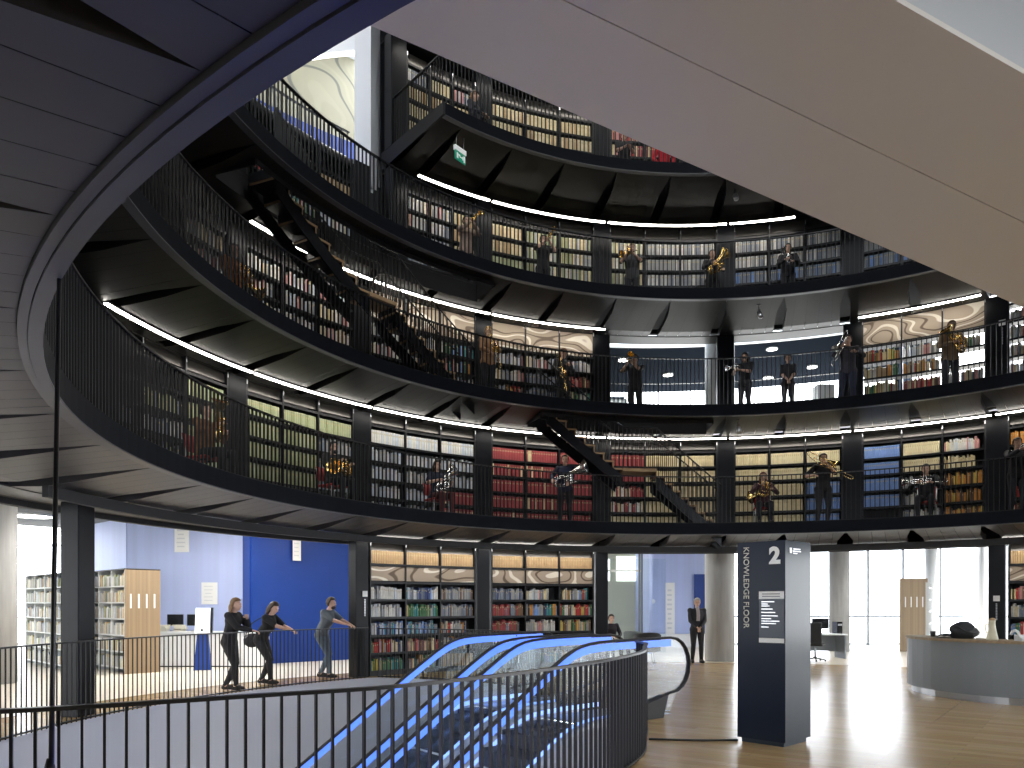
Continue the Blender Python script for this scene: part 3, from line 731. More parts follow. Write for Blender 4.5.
# ------------------------------------------------------------------ travelator crossing high above
def travelator():
    d = Vector((.945, .3236, -.1845)); p = Vector((-.3236, .945, 0)); A = Vector((3.83, 5.6, 5.615)); W = 2.206
    root = thing('travelator', 'huge beige travelator underside slanting across the upper rotunda', 'travelator', A)
    s0, s1 = -7.9, 8.0
    def slab(w0, w1, z0, z1, m, name, sa=s0, sb=s1):
        b = MB()
        def Q(s, w, z): return d * s + p * w + Vector((0, 0, z))
        b.hexa([Q(sa, w0, z0), Q(sa, w1, z0), Q(sb, w1, z0), Q(sb, w0, z0), Q(sa, w0, z1), Q(sa, w1, z1), Q(sb, w1, z1), Q(sb, w0, z1)])
        return obj(name, b, m, root)
    slab(.0, W * .53 - .006, 0, .04, M['beige'], 'underside_panel'); slab(W * .53 + .006, W, 0, .04, M['beige'], 'underside_panel')
    slab(0.02, W - .02, .03, .05, M['recess'], 'seam_backing')
    slab(.0, .05, .04, 1.15, M['paleside'], 'side_panel'); slab(W - .05, W, .04, 1.15, M['paleside'], 'side_panel')
    slab(.3, W - .3, .55, .6, M['step'], 'pallet_belt')
    for w in (.15, W - .15):
        slab(w - .006, w + .006, 1.15, 1.95, M['glass'], 'glass_balustrade'); slab(w - .04, w + .04, 1.95, 1.99, M['rubber'], 'handrail')
        slab(w - .02, w + .02, 1.88, 1.95, mat('dim_blue_led', (.1, .25, 1), .4, emit=(.10, .24, 1.0), strength=.8), 'blue_light_strip')
travelator()

# ------------------------------------------------------------------ stairs between galleries
def stair(za, zb, a_top, a_l0, a_l1, a_bot, zl, label, r0=9.14, r1=9.76):
    mid = (a_top + a_bot) / 2; O = pol(9.45, mid, zb)
    root = thing('gallery_stair', label, 'stair', O)
    def add(name, b, m): b.v = [tuple(Vector(v) - O) for v in b.v]; return obj(name, b, m, root)
    flights = [(a_top, a_l0, za, zl), (a_l1, a_bot, zl, zb)]
    lines = []
    for fa, fb, z0, z1 in flights:
        n = max(4, round((z0 - z1) / .185)); da = (fb - fa) / n; dz = (z1 - z0) / n
        for i in range(n):
            a = fa + da * i; z = z0 + dz * (i + 1)
            if i < n - 1 or z1 != zb:
                t = MB(); t.arc(r0 + .02, r1 - .02, z - .045, z, a, a + da * 1.12, .8); t.m = [1 if i % 4 == 0 and i < len(t.f) - 2 else 0 for i in range(len(t.f))]; add('tread', t, [M['treadwood'], M['shelf']])
            rz = MB(); rz.arc(r0 + .02, r1 - .02, z - .0, z - dz - .03, a - .1, a + .12, .2); rz.m = [0 if i % 4 in (1, 3) and i < len(rz.f) - 2 else 1 for i in range(len(rz.f))]; add('riser', rz, [M['treadwood'], M['shelf']])
        for rr in (r0, r1):
            b = MB(); nn = 14; rows = []
            for i in range(nn + 1):
                a = fa + (fb - fa) * i / nn; z = z0 + (z1 - z0) * i / nn
                rows.append([pol(rr - .015, a, z - .50), pol(rr + .015, a, z - .50), pol(rr + .015, a, z - .20), pol(rr - .015, a, z - .20)])
            b.quadgrid(rows, 0, False, True); add('stringer', b, M['black'])
        lines.append((fa, z0, fb, z1))
    t = MB(); t.arc(r0, r1, zl - .08, zl, a_l0, a_l1, .8); add('landing', t, M['treadwood'])
    for rr in (r0, r1):
        k = 0
        prof = [(a_top, za), (a_l0, zl), (a_l1, zl), (a_bot, zb)]
        b = MB(); bp = []
        for (a0, z0), (a1, z1) in zip(prof, prof[1:]):
            n = max(2, int(abs(a1 - a0) / .62))
            for i in range(n):
                t_ = i / n; a = a0 + (a1 - a0) * t_; z = z0 + (z1 - z0) * t_
                bb = MB(); p = pol(rr, a, z); bb.box((p.x, p.y, p.z + .5), (.016, .03, 1.0), 0, rad(a - 90)); add('baluster', bb, M['rail'])
                bp.append(p + Vector((0, 0, 1.0)))
        bp.append(pol(rr, a_bot, zb + 1.0))
        b.tube(bp, .018, 6); add('handrail', b, M['railtop'])
stair(ZF[2], ZF[1], 112.3, 100.0, 94.6, 84.6, ZF[1] + 1.42, 'dark steel stair with timber treads dropping to the first gallery')
stair(ZF[3], ZF[2], 157.0, 141.8, 137.4, 124.5, ZF[2] + 1.5, 'dark steel stair with timber treads dropping to the second gallery')

# ------------------------------------------------------------------ information kiosk
def text(name, body, size, mtx, m, parent, ext=.004, align='LEFT', bold=0.0, spacing=1.0):
    c = bpy.data.curves.new(name, 'FONT'); c.body = body; c.size = size; c.extrude = ext; c.align_x = align; c.offset = bold; c.space_character = spacing
    c.materials.append(m); o = bpy.data.objects.new(name, c); COL.objects.link(o)
    me = bpy.data.meshes.new_from_object(o.evaluated_get(bpy.context.evaluated_depsgraph_get())); bpy.data.objects.remove(o)
    o = link(name, me, parent); o.matrix_local = mtx
    return o
def frame(r, n, loc): 
    r = Vector(r).normalized(); z = Vector((0, 0, 1)); n = Vector(n).normalized()
    return Matrix(((r.x, z.x, n.x, loc[0]), (r.y, z.y, n.y, loc[1]), (r.z, z.z, n.z, loc[2]), (0, 0, 0, 1)))
def frame_cw(r, n, loc):
    r = Vector(r).normalized(); z = Vector((0, 0, -1)); n = Vector(n).normalized()
    return Matrix(((z.x, r.x, n.x, loc[0]), (z.y, r.y, n.y, loc[1]), (z.z, r.z, n.z, loc[2]), (0, 0, 0, 1)))
KC, KL, KR = Vector((3.13, 8.57, 0)), Vector((2.71, 9.0, 0)), Vector((3.59, 9.0, 0)); KB = KL + KR - KC
root = thing('information_kiosk', 'tall navy floor sign pillar with a big white 2', 'kiosk', (KC + KB) / 2); O = root.location.copy()
ks = 2.383
b = MB(); b.prism([tuple((p - O)[:2]) for p in (KC, KR, KB, KL)], .055, ks)
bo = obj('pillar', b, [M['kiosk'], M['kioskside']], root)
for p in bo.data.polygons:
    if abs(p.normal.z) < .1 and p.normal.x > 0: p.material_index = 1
b = MB(); b.prism([tuple(((p - O) * .88)[:2]) for p in (KC, KR, KB, KL)], 0, .056); obj('plinth', b, M['kioskside'], root)
rl = (KC - KL).normalized(); nl_ = Vector((rl.y, -rl.x, 0)); wl = (KC - KL).length
def lf(x, z, off=.004): return (KL - O) + rl * x + nl_ * off + Vector((0, 0, z))
text('floor_number', '2', .26, frame(rl, nl_, lf(wl * .68, 2.125)), M['paper'], root, bold=.012)
text('floor_name', 'KNOWLEDGE FLOOR', .099, frame_cw(rl, nl_, lf(.085, 2.33)), M['cream'], root, spacing=1.0)
def plate(name, x0, x1, z0, z1, m, par=root, off=.004):
    b = MB(); c = lf((x0 + x1) / 2, (z0 + z1) / 2, off); b.box(c, (x1 - x0, .006, z1 - z0), 0, math.atan2(rl.y, rl.x)); return obj(name, b, m, par)
def zy(y, Z=8.75): return EYE + (HOR - y) / FOC * Z
lp = plate('floor_list', wl * .47, wl * .98, zy(643), zy(591), M['kioskgrey'])
plate('list_header', wl * .47, wl * .98, zy(599), zy(591.5), M['paper'], root, .008); plate('list_footer', wl * .47, wl * .98, zy(642.5), zy(638), M['paper'], root, .008)
for i, (y, w_) in enumerate(((601.8, .16), (604, .08), (606, .1), (609, .14), (612.4, .17), (615.8, .2), (618.6, .12), (621, .22), (623.4, .18), (627, .09))):
    plate('list_line', wl * .52, wl * .52 + w_, zy(y + .5), zy(y - .5), M['steel'], root, .008)
for y in (594, 596.4): plate('header_line', wl * .54, wl * .9, zy(y + .35), zy(y - .35), M['kioskgrey'], root, .012)
rr_ = (KR - KC).normalized(); nr_ = Vector((rr_.y, -rr_.x, 0))
def rf(x, z, off=.004): return (KC - O) + rr_ * x + nr_ * off + Vector((0, 0, z))
for x, z, w_, h_ in ((.09, 2.27, .05, .06), (.24, 2.29, .17, .014), (.24, 2.265, .2, .012), (.2, 2.24, .1, .012)):
    b = MB(); b.box(rf(x + .03, z), (w_, .005, h_), 0, math.atan2(rr_.y, rr_.x)); obj('side_lettering', b, M['steel'], root)
b = MB(); pth = [(2.72, 9.02, .012), (2.3, 9.0, .012), (1.66, 9.08, .012)]
b.tube(pth, .014, 6); tag(obj('floor_cable', b, M['rubber']), 'thin black cable strip on the floor between railing and sign pillar', 'cable')

# ------------------------------------------------------------------ reception desk
def reception():
    c = Vector((9.6, 13.65, 0)); R = 2.12
    root = thing('reception_desk', 'curved grey reception desk with an oak top', 'desk', c)
    def Q(r, a, z): return Vector((r * math.cos(rad(a)), r * math.sin(rad(a)), z))
    def arc(r0, r1, z0, z1, a0, a1):
        b = MB(); n = 26; rows = []
        for i in range(n + 1):
            a = a0 + (a1 - a0) * i / n; rows.append([Q(r0, a, z0), Q(r1, a, z0), Q(r1, a, z1), Q(r0, a, z1)])
        b.quadgrid(rows, 0, False, True); k = len(b.v); b.face((0, 1, 2, 3)); b.face((k - 1, k - 2, k - 3, k - 4)); return b
    a0, a1 = 150, 310
    obj('front_panel', arc(R - .04, R, .12, 1.0, a0, a1), M['deskgrey'], root); obj('kick_plate', arc(R - .12, R - .08, 0, .12, a0, a1), M['steel'], root)
    obj('worktop', arc(R - .75, R + .03, 1.0, 1.045, a0, a1), M['wood'], root)
    obj('inner_panel', arc(R - .7, R - .66, 0, 1.0, a0, a1), M['deskgrey'], root)
    b = MB(); b.box(Q(R - .35, a0, .55), (.66, .03, .9), 0, rad(a0)); obj('end_panel', b, M['white'], root)
    return c, R
rc, rR = reception()
def on_desk(a, r, z=1.045): return Vector((rc.x + r * math.cos(rad(a)), rc.y + r * math.sin(rad(a)), z))
random.seed(3)
root = thing('handbag', 'black bag slumped on the reception desk', 'bag', on_desk(197, 1.75))
b = MB(); rows = []
for i in range(9):
    t = i / 8; z = .3 * t; k = math.sin(PI * (.18 + .8 * t)) ** .6
    rows.append([Vector(((.24 * k + .035 * math.sin(3 * a + i)) * math.cos(a), (.15 * k + .02 * math.cos(2 * a + i)) * math.sin(a), z)) for a in [2 * PI * j / 18 for j in range(18)]])
bb = b.quadgrid(rows, 0, True, True); b.face([bb + 8 * 18 + j for j in range(18)]); b.face([bb + j for j in range(18)][::-1])
obj('pouch', b, M['darkcloth'], root)
b = MB(); b.tube(smooth_path([(-.14, 0, .24), (-.16, -.12, .2), (-.02, -.16, .12), (.13, -.1, .2), (.13, .02, .25)]), .013, 6); obj('strap', b, M['rubber'], root)
root = thing('coat', 'dark coat laid flat along the reception desk beside the bag', 'coat', on_desk(186, 1.82))
b = MB(); rows = []
for i in range(10):
    x = -.3 + .6 * i / 9; rows.append([Vector((x, -.14 + .28 * j / 7, .02 + .07 * abs(math.sin(1.7 * i + j)) * (1 - abs(j - 3.5) / 4))) for j in range(8)])
b.quadgrid(rows, 0, True)
rows2 = [[Vector((p.x, p.y, .0)) for p in r] for r in rows]; b.quadgrid(rows2, 0, True, flip=True); obj('fabric', b, M['darkcloth'], root, None, (0, 0, .9))
root = thing('desk_vase', 'cream tapered carafe on the reception desk', 'carafe', on_desk(216, 1.95))
b = MB(); b.lathe([(.085, 0), (.088, .03), (.06, .16), (.045, .25), (.044, .3), (.05, .33), (.04, .335)], 20); obj('body', b, M['vase'], root)
b = MB(); b.lathe([(.047, .33), (.05, .35), (.03, .37), (.0, .375)], 16); obj('stopper', b, M['treadwood'], root)
b = MB(); b.tube(smooth_path([(-.05, 0, .27), (-.12, .0, .24), (-.09, 0, .12)]), .008, 6); obj('handle', b, M['vase'], root)
root = thing('desk_telephone', 'white telephone with a curled handset on the reception desk', 'telephone', on_desk(229, 1.85))
b = MB(); b.hexa([(-.1, -.1, 0), (.1, -.1, 0), (.1, .1, 0), (-.1, .1, 0), (-.1, -.1, .04), (.1, -.1, .04), (.1, .1, .1), (-.1, .1, .1)]); obj('base', b, M['termwhite'], root)
b = MB(); b.tube(smooth_path([(-.13, -.09, .08), (-.13, -.02, .16), (-.13, .08, .16), (-.13, .13, .1)]), .022, 8); obj('handset', b, M['termwhite'], root)
root = thing('tape_roll', 'small dark cup at the end of the reception desk', 'cup', on_desk(172, 1.8))
b = MB(); b.lathe([(.04, 0), (.045, .1), (.042, .1), (.036, .01)], 14); obj('body', b, M['darkcloth'], root)
root.name = 'desk_cup'

# ------------------------------------------------------------------ concrete columns and far rooms
def round_column(x, y, r, z1, label, m=None):
    b = MB(); b.lathe([(r, 0), (r, z1)], 32); o = obj('concrete_column', b, m or M['concrete'], None, (x, y, 0)); o['kind'] = 'structure'; o['label'] = label; o['category'] = 'column'; return o
round_column(6.05, 21.8, .42, 4.1, 'round concrete column beside the man in the suit')
round_column(11.5, 26.3, .34, 4.1, 'round concrete column beside the computer desk')
round_column(-10.85, 15.6, .46, 4.1, 'round concrete column at the picture edge')
round_column(12.6, 29.2, .22, 4.1, 'slim pale column against the bright window', M['white'])
round_column(16.35, 29.2, .22, 4.1, 'slim pale column by the wood panelled stack', M['white'])
round_column(18.35, 29.2, .22, 4.1, 'slim pale column behind the reception desk', M['white'])

def box_struct(name, x0, x1, y0, y1, z0, z1, m):
    b = MB(); b.box(((x0 + x1) / 2, (y0 + y1) / 2, (z0 + z1) / 2), (x1 - x0, y1 - y0, z1 - z0)); return struct(name, b, m)
def poly_wall(name, pts, z0, z1, m, th=.1):
    b = MB()
    for p, q in zip(pts, pts[1:]):
        d = Vector((q[0] - p[0], q[1] - p[1], 0)); c = ((p[0] + q[0]) / 2, (p[1] + q[1]) / 2 + th / 2, (z0 + z1) / 2)
        b.box(c, (d.length, th, z1 - z0), 0, math.atan2(d.y, d.x))
    return struct(name, b, m)
poly_wall('wall_lavender', [(-13.6, 23.6), (-10.95, 21.3), (-7.4, 21.1)], 0, 4.1, M['lavender'])
poly_wall('wall_blue', [(-7.4, 21.1), (-7.38, 20.6)] + [(p.x, p.y) for p in [pol(15.75, a) for a in (136.4, 134, 132, 130, 128, 126, 124, 122)]], 0, 4.1, M['blue'])
def window(n, x0, x1, y, z1, xs, zs_, name):
    root = sempty(f'window_{n}', ((x0 + x1) / 2, y, 0)); root['label'] = name
    b = MB(); b.box((0, 0, z1 / 2), (x1 - x0, .012, z1)); obj('pane', b, M['winglass'], root)
    wm = mat('window_mullion', (.25, .27, .29), .5)
    for x in xs: b = MB(); b.box((x - (x0 + x1) / 2, -.03, z1 / 2), (.07, .1, z1)); obj('mullion', b, wm, root)
    for z in zs_: b = MB(); b.box((0, -.03, z), (x1 - x0, .09, .07)); obj('transom', b, wm, root)
window(1, 7.9, 27, 30, 4.1, [10.9, 14.25, 15.65, 17.15, 20.2, 23], [.05, 1.15, 4.0], 'tall bright window wall behind the reception desk')
window(2, -26, -12.2, 30, 4.1, [-24, -22, -20, -18, -16, -14], [.05, 1.1, 4.0], 'bright window behind the white library shelving')

box_struct('wall_side_added', -20.7, -20.5, 6, 30, 0, 4.1, M['concrete'])  # added beyond the view to cut daylight coming from the side
# glass office and pale blue panel
poly_wall('wall_pale_blue', [(4.95, 29), (7.75, 29)], 0, 4.1, M['lavender'])
root = sempty('door_1', (7.35, 28.93, 0)); b = MB(); b.box((0, 0, 1.4), (.62, .05, 2.8)); obj('leaf', b, M['blue'], root); b = MB(); b.tube([(-.22, -.06, .95), (-.22, -.06, 1.25)], .015, 8); obj('handle', b, M['steel'], root)
root = sempty('window_3', (4.1, 24.8, 0)); root['label'] = 'glass office front with a dark frame beside the bookcase'
fm = mat('office_frame', (.08, .10, .13), .45)
b = MB(); b.box((0, 0, 1.6), (2.0, .012, 3.1)); obj('pane', b, M['glass'], root)
for x in (-1.0, .12, .20): b = MB(); b.box((x, 0, 2.05), (.06, .08, 4.1)); obj('mullion', b, fm, root)
b = MB(); b.box((-.4, 0, 2.75), (1.2, .06, .06)); obj('transom', b, mat('office_rail', (.5, .52, .5), .5), root)
om = mat('office_wall', (.52, .53, .42), .6)
poly_wall('wall_office', [(1.5, 27.6), (4.8, 27.6)], 0, 4.1, om)
b = MB(); b.box((4.6, 26.9, 2.05), (.1, 4.2, 4.1)); struct('wall_office_side', b, M['lavender'])
for i, (x, z, w_, h_) in enumerate(((3.35, 2.9, .5, .8), (4.25, 2.95, .8, .9), (4.0, 3.85, 1.5, .28))):
    b = MB(); b.box((x, 27.575, z), (w_, .03, h_)); tag(obj('office_light_panel', b, mat('office_lit', (1, 1, 1), .4, emit=(.95, 1, .95), strength=1.6)), ['narrow lit panel inside the glass office', 'wide lit panel inside the glass office', 'long lit strip at the office ceiling'][i], 'light panel')
box_struct('trim_plinth', 4.95, 8.4, 28.4, 28.9, 0, .5, M['white'])
def poster(x, y, z, w_, h_, label, rz=0, rows_=6, m=None):
    root = thing('poster', label, 'poster', (x, y, z), rz)
    b = MB(); b.box((0, 0, 0), (w_, .015, h_)); obj('sheet', b, m or M['paper'], root)
    for i in range(rows_):
        b = MB(); b.box((-w_ * .06, -.010, h_ * (.4 - .8 * (i + .5) / rows_)), (w_ * .62 * random.uniform(.6, 1), .004, h_ * .035)); obj('printed_line', b, mat('print_grey', (.62, .64, .66), .6), root)
poster(6.12, 28.985, 1.45, .36, 2.05, 'tall white poster on the pale blue wall near the suited man', 0, 9)
poster(5.12, 28.985, 2.7, .16, .32, 'small white notice on the pale blue wall, beside the glass office', 0, 3)
b = MB(); b.lathe([(.09, 0), (.09, .03), (.06, .04)], 20, mtx=Matrix.Rotation(PI / 2, 4, 'X')); tag(obj('wall_button', b, M['termwhite'], None, (5.45, 28.99, 1.75)), 'small round white switch on the pale blue wall', 'switch')
lw = math.atan2(-.2, 3.55)
poster(-9.35, 21.195, 3.62, .42, 1.0, 'tall hanging white banner on the lavender wall', lw, 7)
poster(-8.55, 21.15, 1.95, .46, .62, 'square white notice on the lavender wall behind the terminal', lw, 5)
b = MB(); b.box((0, 0, 0), (.1, .06, .16)); b.box((.06, -.01, 0), (.04, .05, .14), 0); tag(obj('wall_phone', b, M['termwhite'], None, (-7.72, 21.08, 1.72)), 'small white wall phone near the edge of the lavender wall', 'phone')
pp = pol(15.68, 131.6); poster(pp.x + .02, pp.y - .04, 3.3, .24, .85, 'narrow pale banner high on the deep blue wall', rad(131.6 - 90), 6)

# white library shelving with oak ends
def stack(F, L, D, n, label, h=2.46, seedn=1):
    random.seed(seedn)
    F = Vector((*F, 0)); L = Vector((*L, 0)).normalized(); D = Vector((*D, 0))
    root = thing('library_shelving', label, 'shelving', F); rzL = math.atan2(L.y, L.x); dep = D.length; Dn = D.normalized()
    mid = D / 2
    b = MB(); b.box(mid + Vector((0, 0, h / 2)), (dep, .05, h), 0, math.atan2(D.y, D.x)); e = obj('end_panel', b, M['wood'], root)
    for k in range(4):
        b = MB(); b.box(mid - L * .03 + Dn * (-.28 + .18 * k) + Vector((0, 0, 1.72)), (.035, .012, .34), 0, math.atan2(D.y, D.x)); obj('slot_label', b, M['paper'], e)
    b = MB(); b.box(mid + L * (n * .45) + Vector((0, 0, h + .015)), (n * .9, dep + .02, .03), 0, rzL); obj('top_panel', b, M['shelf'], root)
    bl_ = []
    for i in range(n + 1):
        b = MB(); b.box(mid + L * (.9 * i + .03) + Vector((0, 0, h / 2)), (.04, dep, h), 0, rzL); obj('upright', b, M['shelfwhite'], root)
    for i in range(n):
        for k in range(6):
            b = MB(); b.box(mid + L * (.9 * i + .48) + Vector((0, 0, .12 + .39 * k)), (.86, dep, .03), 0, rzL); obj('shelf', b, M['shelfwhite'], root)
            x = .06
            while x < .84 and k < 6:
                w_ = random.uniform(.02, .05); hh = random.uniform(.2, .29)
                if random.random() < .88:
                    bl_.append((F + L * (.9 * i + .03 + x + w_ / 2) + Dn * .12 + Vector((0, 0, .137 + .39 * k)), w_ * .95, hh, rzL))
                x += w_
        b = MB(); b.box(mid + L * (.9 * i + .48) + Vector((0, 0, h / 2)), (.86, .02, h), 0, rzL); obj('back_panel', b, mat('stack_back', (.16, .2, .2), .7), root)
    return bl_
bks = stack((-9.1, 17.6), (-.72, .69), (.55, .58), 4, 'white library shelving with an oak end panel beside the counter', seedn=4)
bks2 = stack((-10.9, 18.3), (-.72, .69), (.30, .31), 4, 'white library shelving seen between the round and the black column', 2.4, seedn=9)
st = MB(); pal = ['white', 'grey', 'slate', 'cream', 'paleblue', 'olive', 'grey', 'white', 'tan']
for p, w_, h_, rz in bks + bks2:
    st.box(p + Vector((0, 0, h_ / 2)), (w_, .2, h_), random.randrange(len(pal)), rz)
o = obj('shelved_books', st, [BM[k] for k in pal]); tag(o, 'rows of pale books on the white library shelving', 'books', None, 'stuff')
bks = None
root = thing('library_shelving', 'oak ended shelving unit standing before the bright window', 'shelving', (13.95, 26.0, 0))
b = MB(); b.box((0, 0, 1.27), (.95, .05, 2.54)); e = obj('end_panel', b, M['wood'], root)
for k in range(4): b = MB(); b.box((-.3 + .2 * k, -.03, 1.72), (.035, .012, .36)); obj('slot_label', b, M['paper'], e)
for k in range(6): b = MB(); b.box((.53, .85, .12 + .42 * k), (.9, 1.6, .03), 0, -.56); obj('shelf', b, M['shelfwhite'], root)
for y in (.18, .9, 1.7): b = MB(); b.box((.62 * y, y, 1.2), (.92, .04, 2.4), 0, -.56); obj('upright', b, M['shelfwhite'], root)

# white counter with a self service terminal
root = thing('service_counter', 'long white counter along the lavender wall', 'counter', (-8.0, 19.9, 0))
b = MB(); b.box((0, 0, .45), (2.9, .6, .84)); obj('body', b, M['white'], root); b = MB(); b.box((0, 0, .9), (3.0, .68, .05)); obj('worktop', b, M['shelfwhite'], root); b = MB(); b.box((0, .02, .02), (2.85, .54, .05)); obj('kick_plate', b, M['shelf'], root)
root = thing('self_service_terminal', 'white self service terminal with a dark screen on a blue stand', 'terminal', (-7.75, 18.75, 0), .25)
b = MB(); b.hexa([(-.2, -.12, 0), (.2, -.12, 0), (.2, .15, 0), (-.2, .15, 0), (-.12, -.02, .95), (.12, -.02, .95), (.12, .12, .95), (-.12, .12, .95)]); obj('stand', b, M['blue'], root)
b = MB(); b.hexa([(-.17, -.12, .92), (.17, -.12, .92), (.17, -.06, .92), (-.17, -.06, .92), (-.17, .08, 1.55), (.17, .08, 1.55), (.17, .14, 1.55), (-.17, .14, 1.55)]); obj('front_panel', b, M['termwhite'], root)
b = MB(); b.hexa([(.19, -.1, .92), (.24, -.1, .92), (.24, .06, .92), (.19, .06, .92), (.19, .06, 1.56), (.24, .06, 1.56), (.24, .2, 1.56), (.19, .2, 1.56)]); obj('side_screen', b, M['screen'], root)
b = MB(); b.lathe([(.03, 0), (.03, .012)], 12); obj('scanner_button', b, M['screen'], root, (0, -.11, 1.0), (1.27, 0, 0))
for i, (x, w_) in enumerate(((-8.95, .3), (-8.4, .34))):
    root = thing('monitor', ['dark monitor at the far end of the white counter', 'dark monitor on the white counter beside the terminal'][i], 'monitor', (x, 19.9, .925))
    b = MB(); b.box((0, 0, .3), (w_ + .12, .04, .3)); obj('screen', b, M['screen'], root); b = MB(); b.box((0, .03, .1), (.06, .04, .2)); obj('stand', b, M['steel'], root); b = MB(); b.box((0, .02, .01), (.22, .16, .02)); obj('base', b, M['steel'], root)
for i, (x, y) in enumerate(((-9.2, 19.75), (-8.75, 19.72), (-8.1, 19.74))):
    root = thing('paper_stack', ['pale stack of leaflets at the far counter end', 'pale stack of leaflets between the two monitors', 'pale stack of leaflets behind the terminal'][i], 'leaflets', (x, y, .925))
    b = MB()
    for k in range(5): b.box((random.uniform(-.03, .03), random.uniform(-.02, .02), .02 + .035 * k), (.28, .2, .032), 0, random.uniform(-.3, .3))
    obj('sheets', b, M['cream'], root)

# chairs in the lounge, computer desk
def tub_chair(x, y, rz, label, m):
    root = thing('tub_chair', label, 'chair', (x, y, 0), rz)
    b = MB(); b.lathe([(.26, .34), (.3, .36), (.3, .44), (.27, .47)], 20); obj('seat', b, m, root)
    b = MB(); rows = []
    for i in range(17):
        a = rad(-15 + 210 * i / 16); hgt = .78 + .1 * math.sin(rad(180 * i / 16))
        rows.append([Vector((r * math.cos(a), r * math.sin(a), z)) for r, z in ((.29, .36), (.36, .36), (.38, hgt - .03), (.345, hgt), (.31, hgt - .03))])
    b.quadgrid(rows, 0, True, True); k = len(b.v); b.face(range(5)); b.face([k - 1 - i for i in range(5)]); obj('backrest', b, m, root)
    for a in (45, 135, 225, 315): b = MB(); b.tube([(.2 * math.cos(rad(a)), .2 * math.sin(rad(a)), .35), (.25 * math.cos(rad(a)), .25 * math.sin(rad(a)), 0)], [.016, .012], 8); obj('leg', b, M['steel'], root)
gr = mat('grey_upholstery', (.13, .15, .15), .85, 0, .2, 40)
tub_chair(3.62, 21.75, 2.4, 'rounded grey tub chair beside the seated person', gr); tub_chair(3.72, 20.6, PI, 'rounded black tub chair behind the escalator ends', M['darkcloth'])
root = thing('office_chair', 'dark office chair at the computer desk', 'chair', (8.75, 21.6, 0), -.6)
b = MB(); b.box((0, 0, .48), (.48, .46, .08)); bevel(obj('seat', b, M['darkcloth'], root), .03, 3); b = MB(); b.box((0, -.24, .82), (.46, .07, .6)); bevel(obj('backrest', b, M['darkcloth'], root), .03, 3)
b = MB(); b.tube([(0, 0, .08), (0, 0, .45)], .03, 10); obj('gas_lift', b, M['steel'], root)
for k in range(5): a = 2 * PI * k / 5; b = MB(); b.tube([(0, 0, .1), (.28 * math.cos(a), .28 * math.sin(a), .05)], [.025, .015], 8); b.ell((.28 * math.cos(a), .28 * math.sin(a), .03), (.03, .03, .03)); obj('leg', b, M['rubber'], root)
root = thing('computer_desk', 'grey computer desk by the round concrete column', 'desk', (9.3, 22.9, 0))
b = MB(); b.box((0, 0, .73), (1.6, .8, .04)); obj('worktop', b, M['shelfwhite'], root)
for x in (-.75, .75): b = MB(); b.box((x, 0, .355), (.05, .7, .71)); obj('leg', b, M['deskgrey'], root)
b = MB(); b.box((0, .3, .45), (1.45, .03, .5)); obj('modesty_panel', b, M['deskgrey'], root)
root = thing('monitor', 'black monitor on the computer desk', 'monitor', (9.45, 22.95, .75))
b = MB(); b.box((0, 0, .3), (.5, .05, .32)); obj('screen', b, M['screen'], root); b = MB(); b.box((0, .04, .1), (.06, .04, .2)); obj('stand', b, M['steel'], root); b = MB(); b.box((0, .03, .01), (.24, .18, .02)); obj('base', b, M['steel'], root)
root = thing('computer_tower', 'black computer tower beside the monitor', 'computer', (9.95, 22.9, .75)); b = MB(); b.box((0, 0, .18), (.16, .36, .36)); obj('case', b, M['screen'], root); b = MB(); b.box((0, -.19, .27), (.12, .012, .06)); obj('drive_bay', b, M['steel'], root)

# ceiling lights of the ground floor
def ceiling_light(x, y, z, r, label, group=None):
    root = thing('ceiling_light', label, 'light', (x, y, z), 0, group)
    b = MB(); b.quadgrid([[Vector((q * math.cos(2 * PI * j / 24), q * math.sin(2 * PI * j / 24), zz)) for j in range(24)] for q, zz in ((r, 0), (r, -.05), (r + .02, -.05), (r + .02, 0))], 0, False, True); obj('trim_ring', b, M['termwhite'], root)
    b = MB(); b.lathe([(r, -.045), (r, -.02)], 24); obj('diffuser', b, M['lampspot' if r < .1 else 'lampadded' if z < 4.1005 else 'lampdisc'], root)
ceiling_light(-13.2, 20.6, 4.101, .5, 'large round ceiling light beyond the picture edge column')
ceiling_light(-11.5, 25.5, 4.101, .2, 'small round ceiling light over the white shelving')
for r, a in ((15.2, 151.5), (15.4, 147), (15.0, 141), (13.2, 186), (13.4, 172), (13.0, 160), (13.2, 148), (13.6, 138), (13.2, 128), (13.2, 112), (13.4, 96), (13.4, 84), (13.4, 70), (13.4, 56), (13.2, 38), (13.2, 20), (13.2, 0), (13.2, 340), (13.2, 310), (13.2, 280), (13.2, 250), (13.2, 220)):  # added hidden lamps that brighten the ground floor and lavender wall
    p = pol(r, a); ceiling_light(p.x, p.y, 4.1, .3, 'added unseen ceiling light brightening the ground floor, hidden above the gallery edge', 'added ceiling lights')

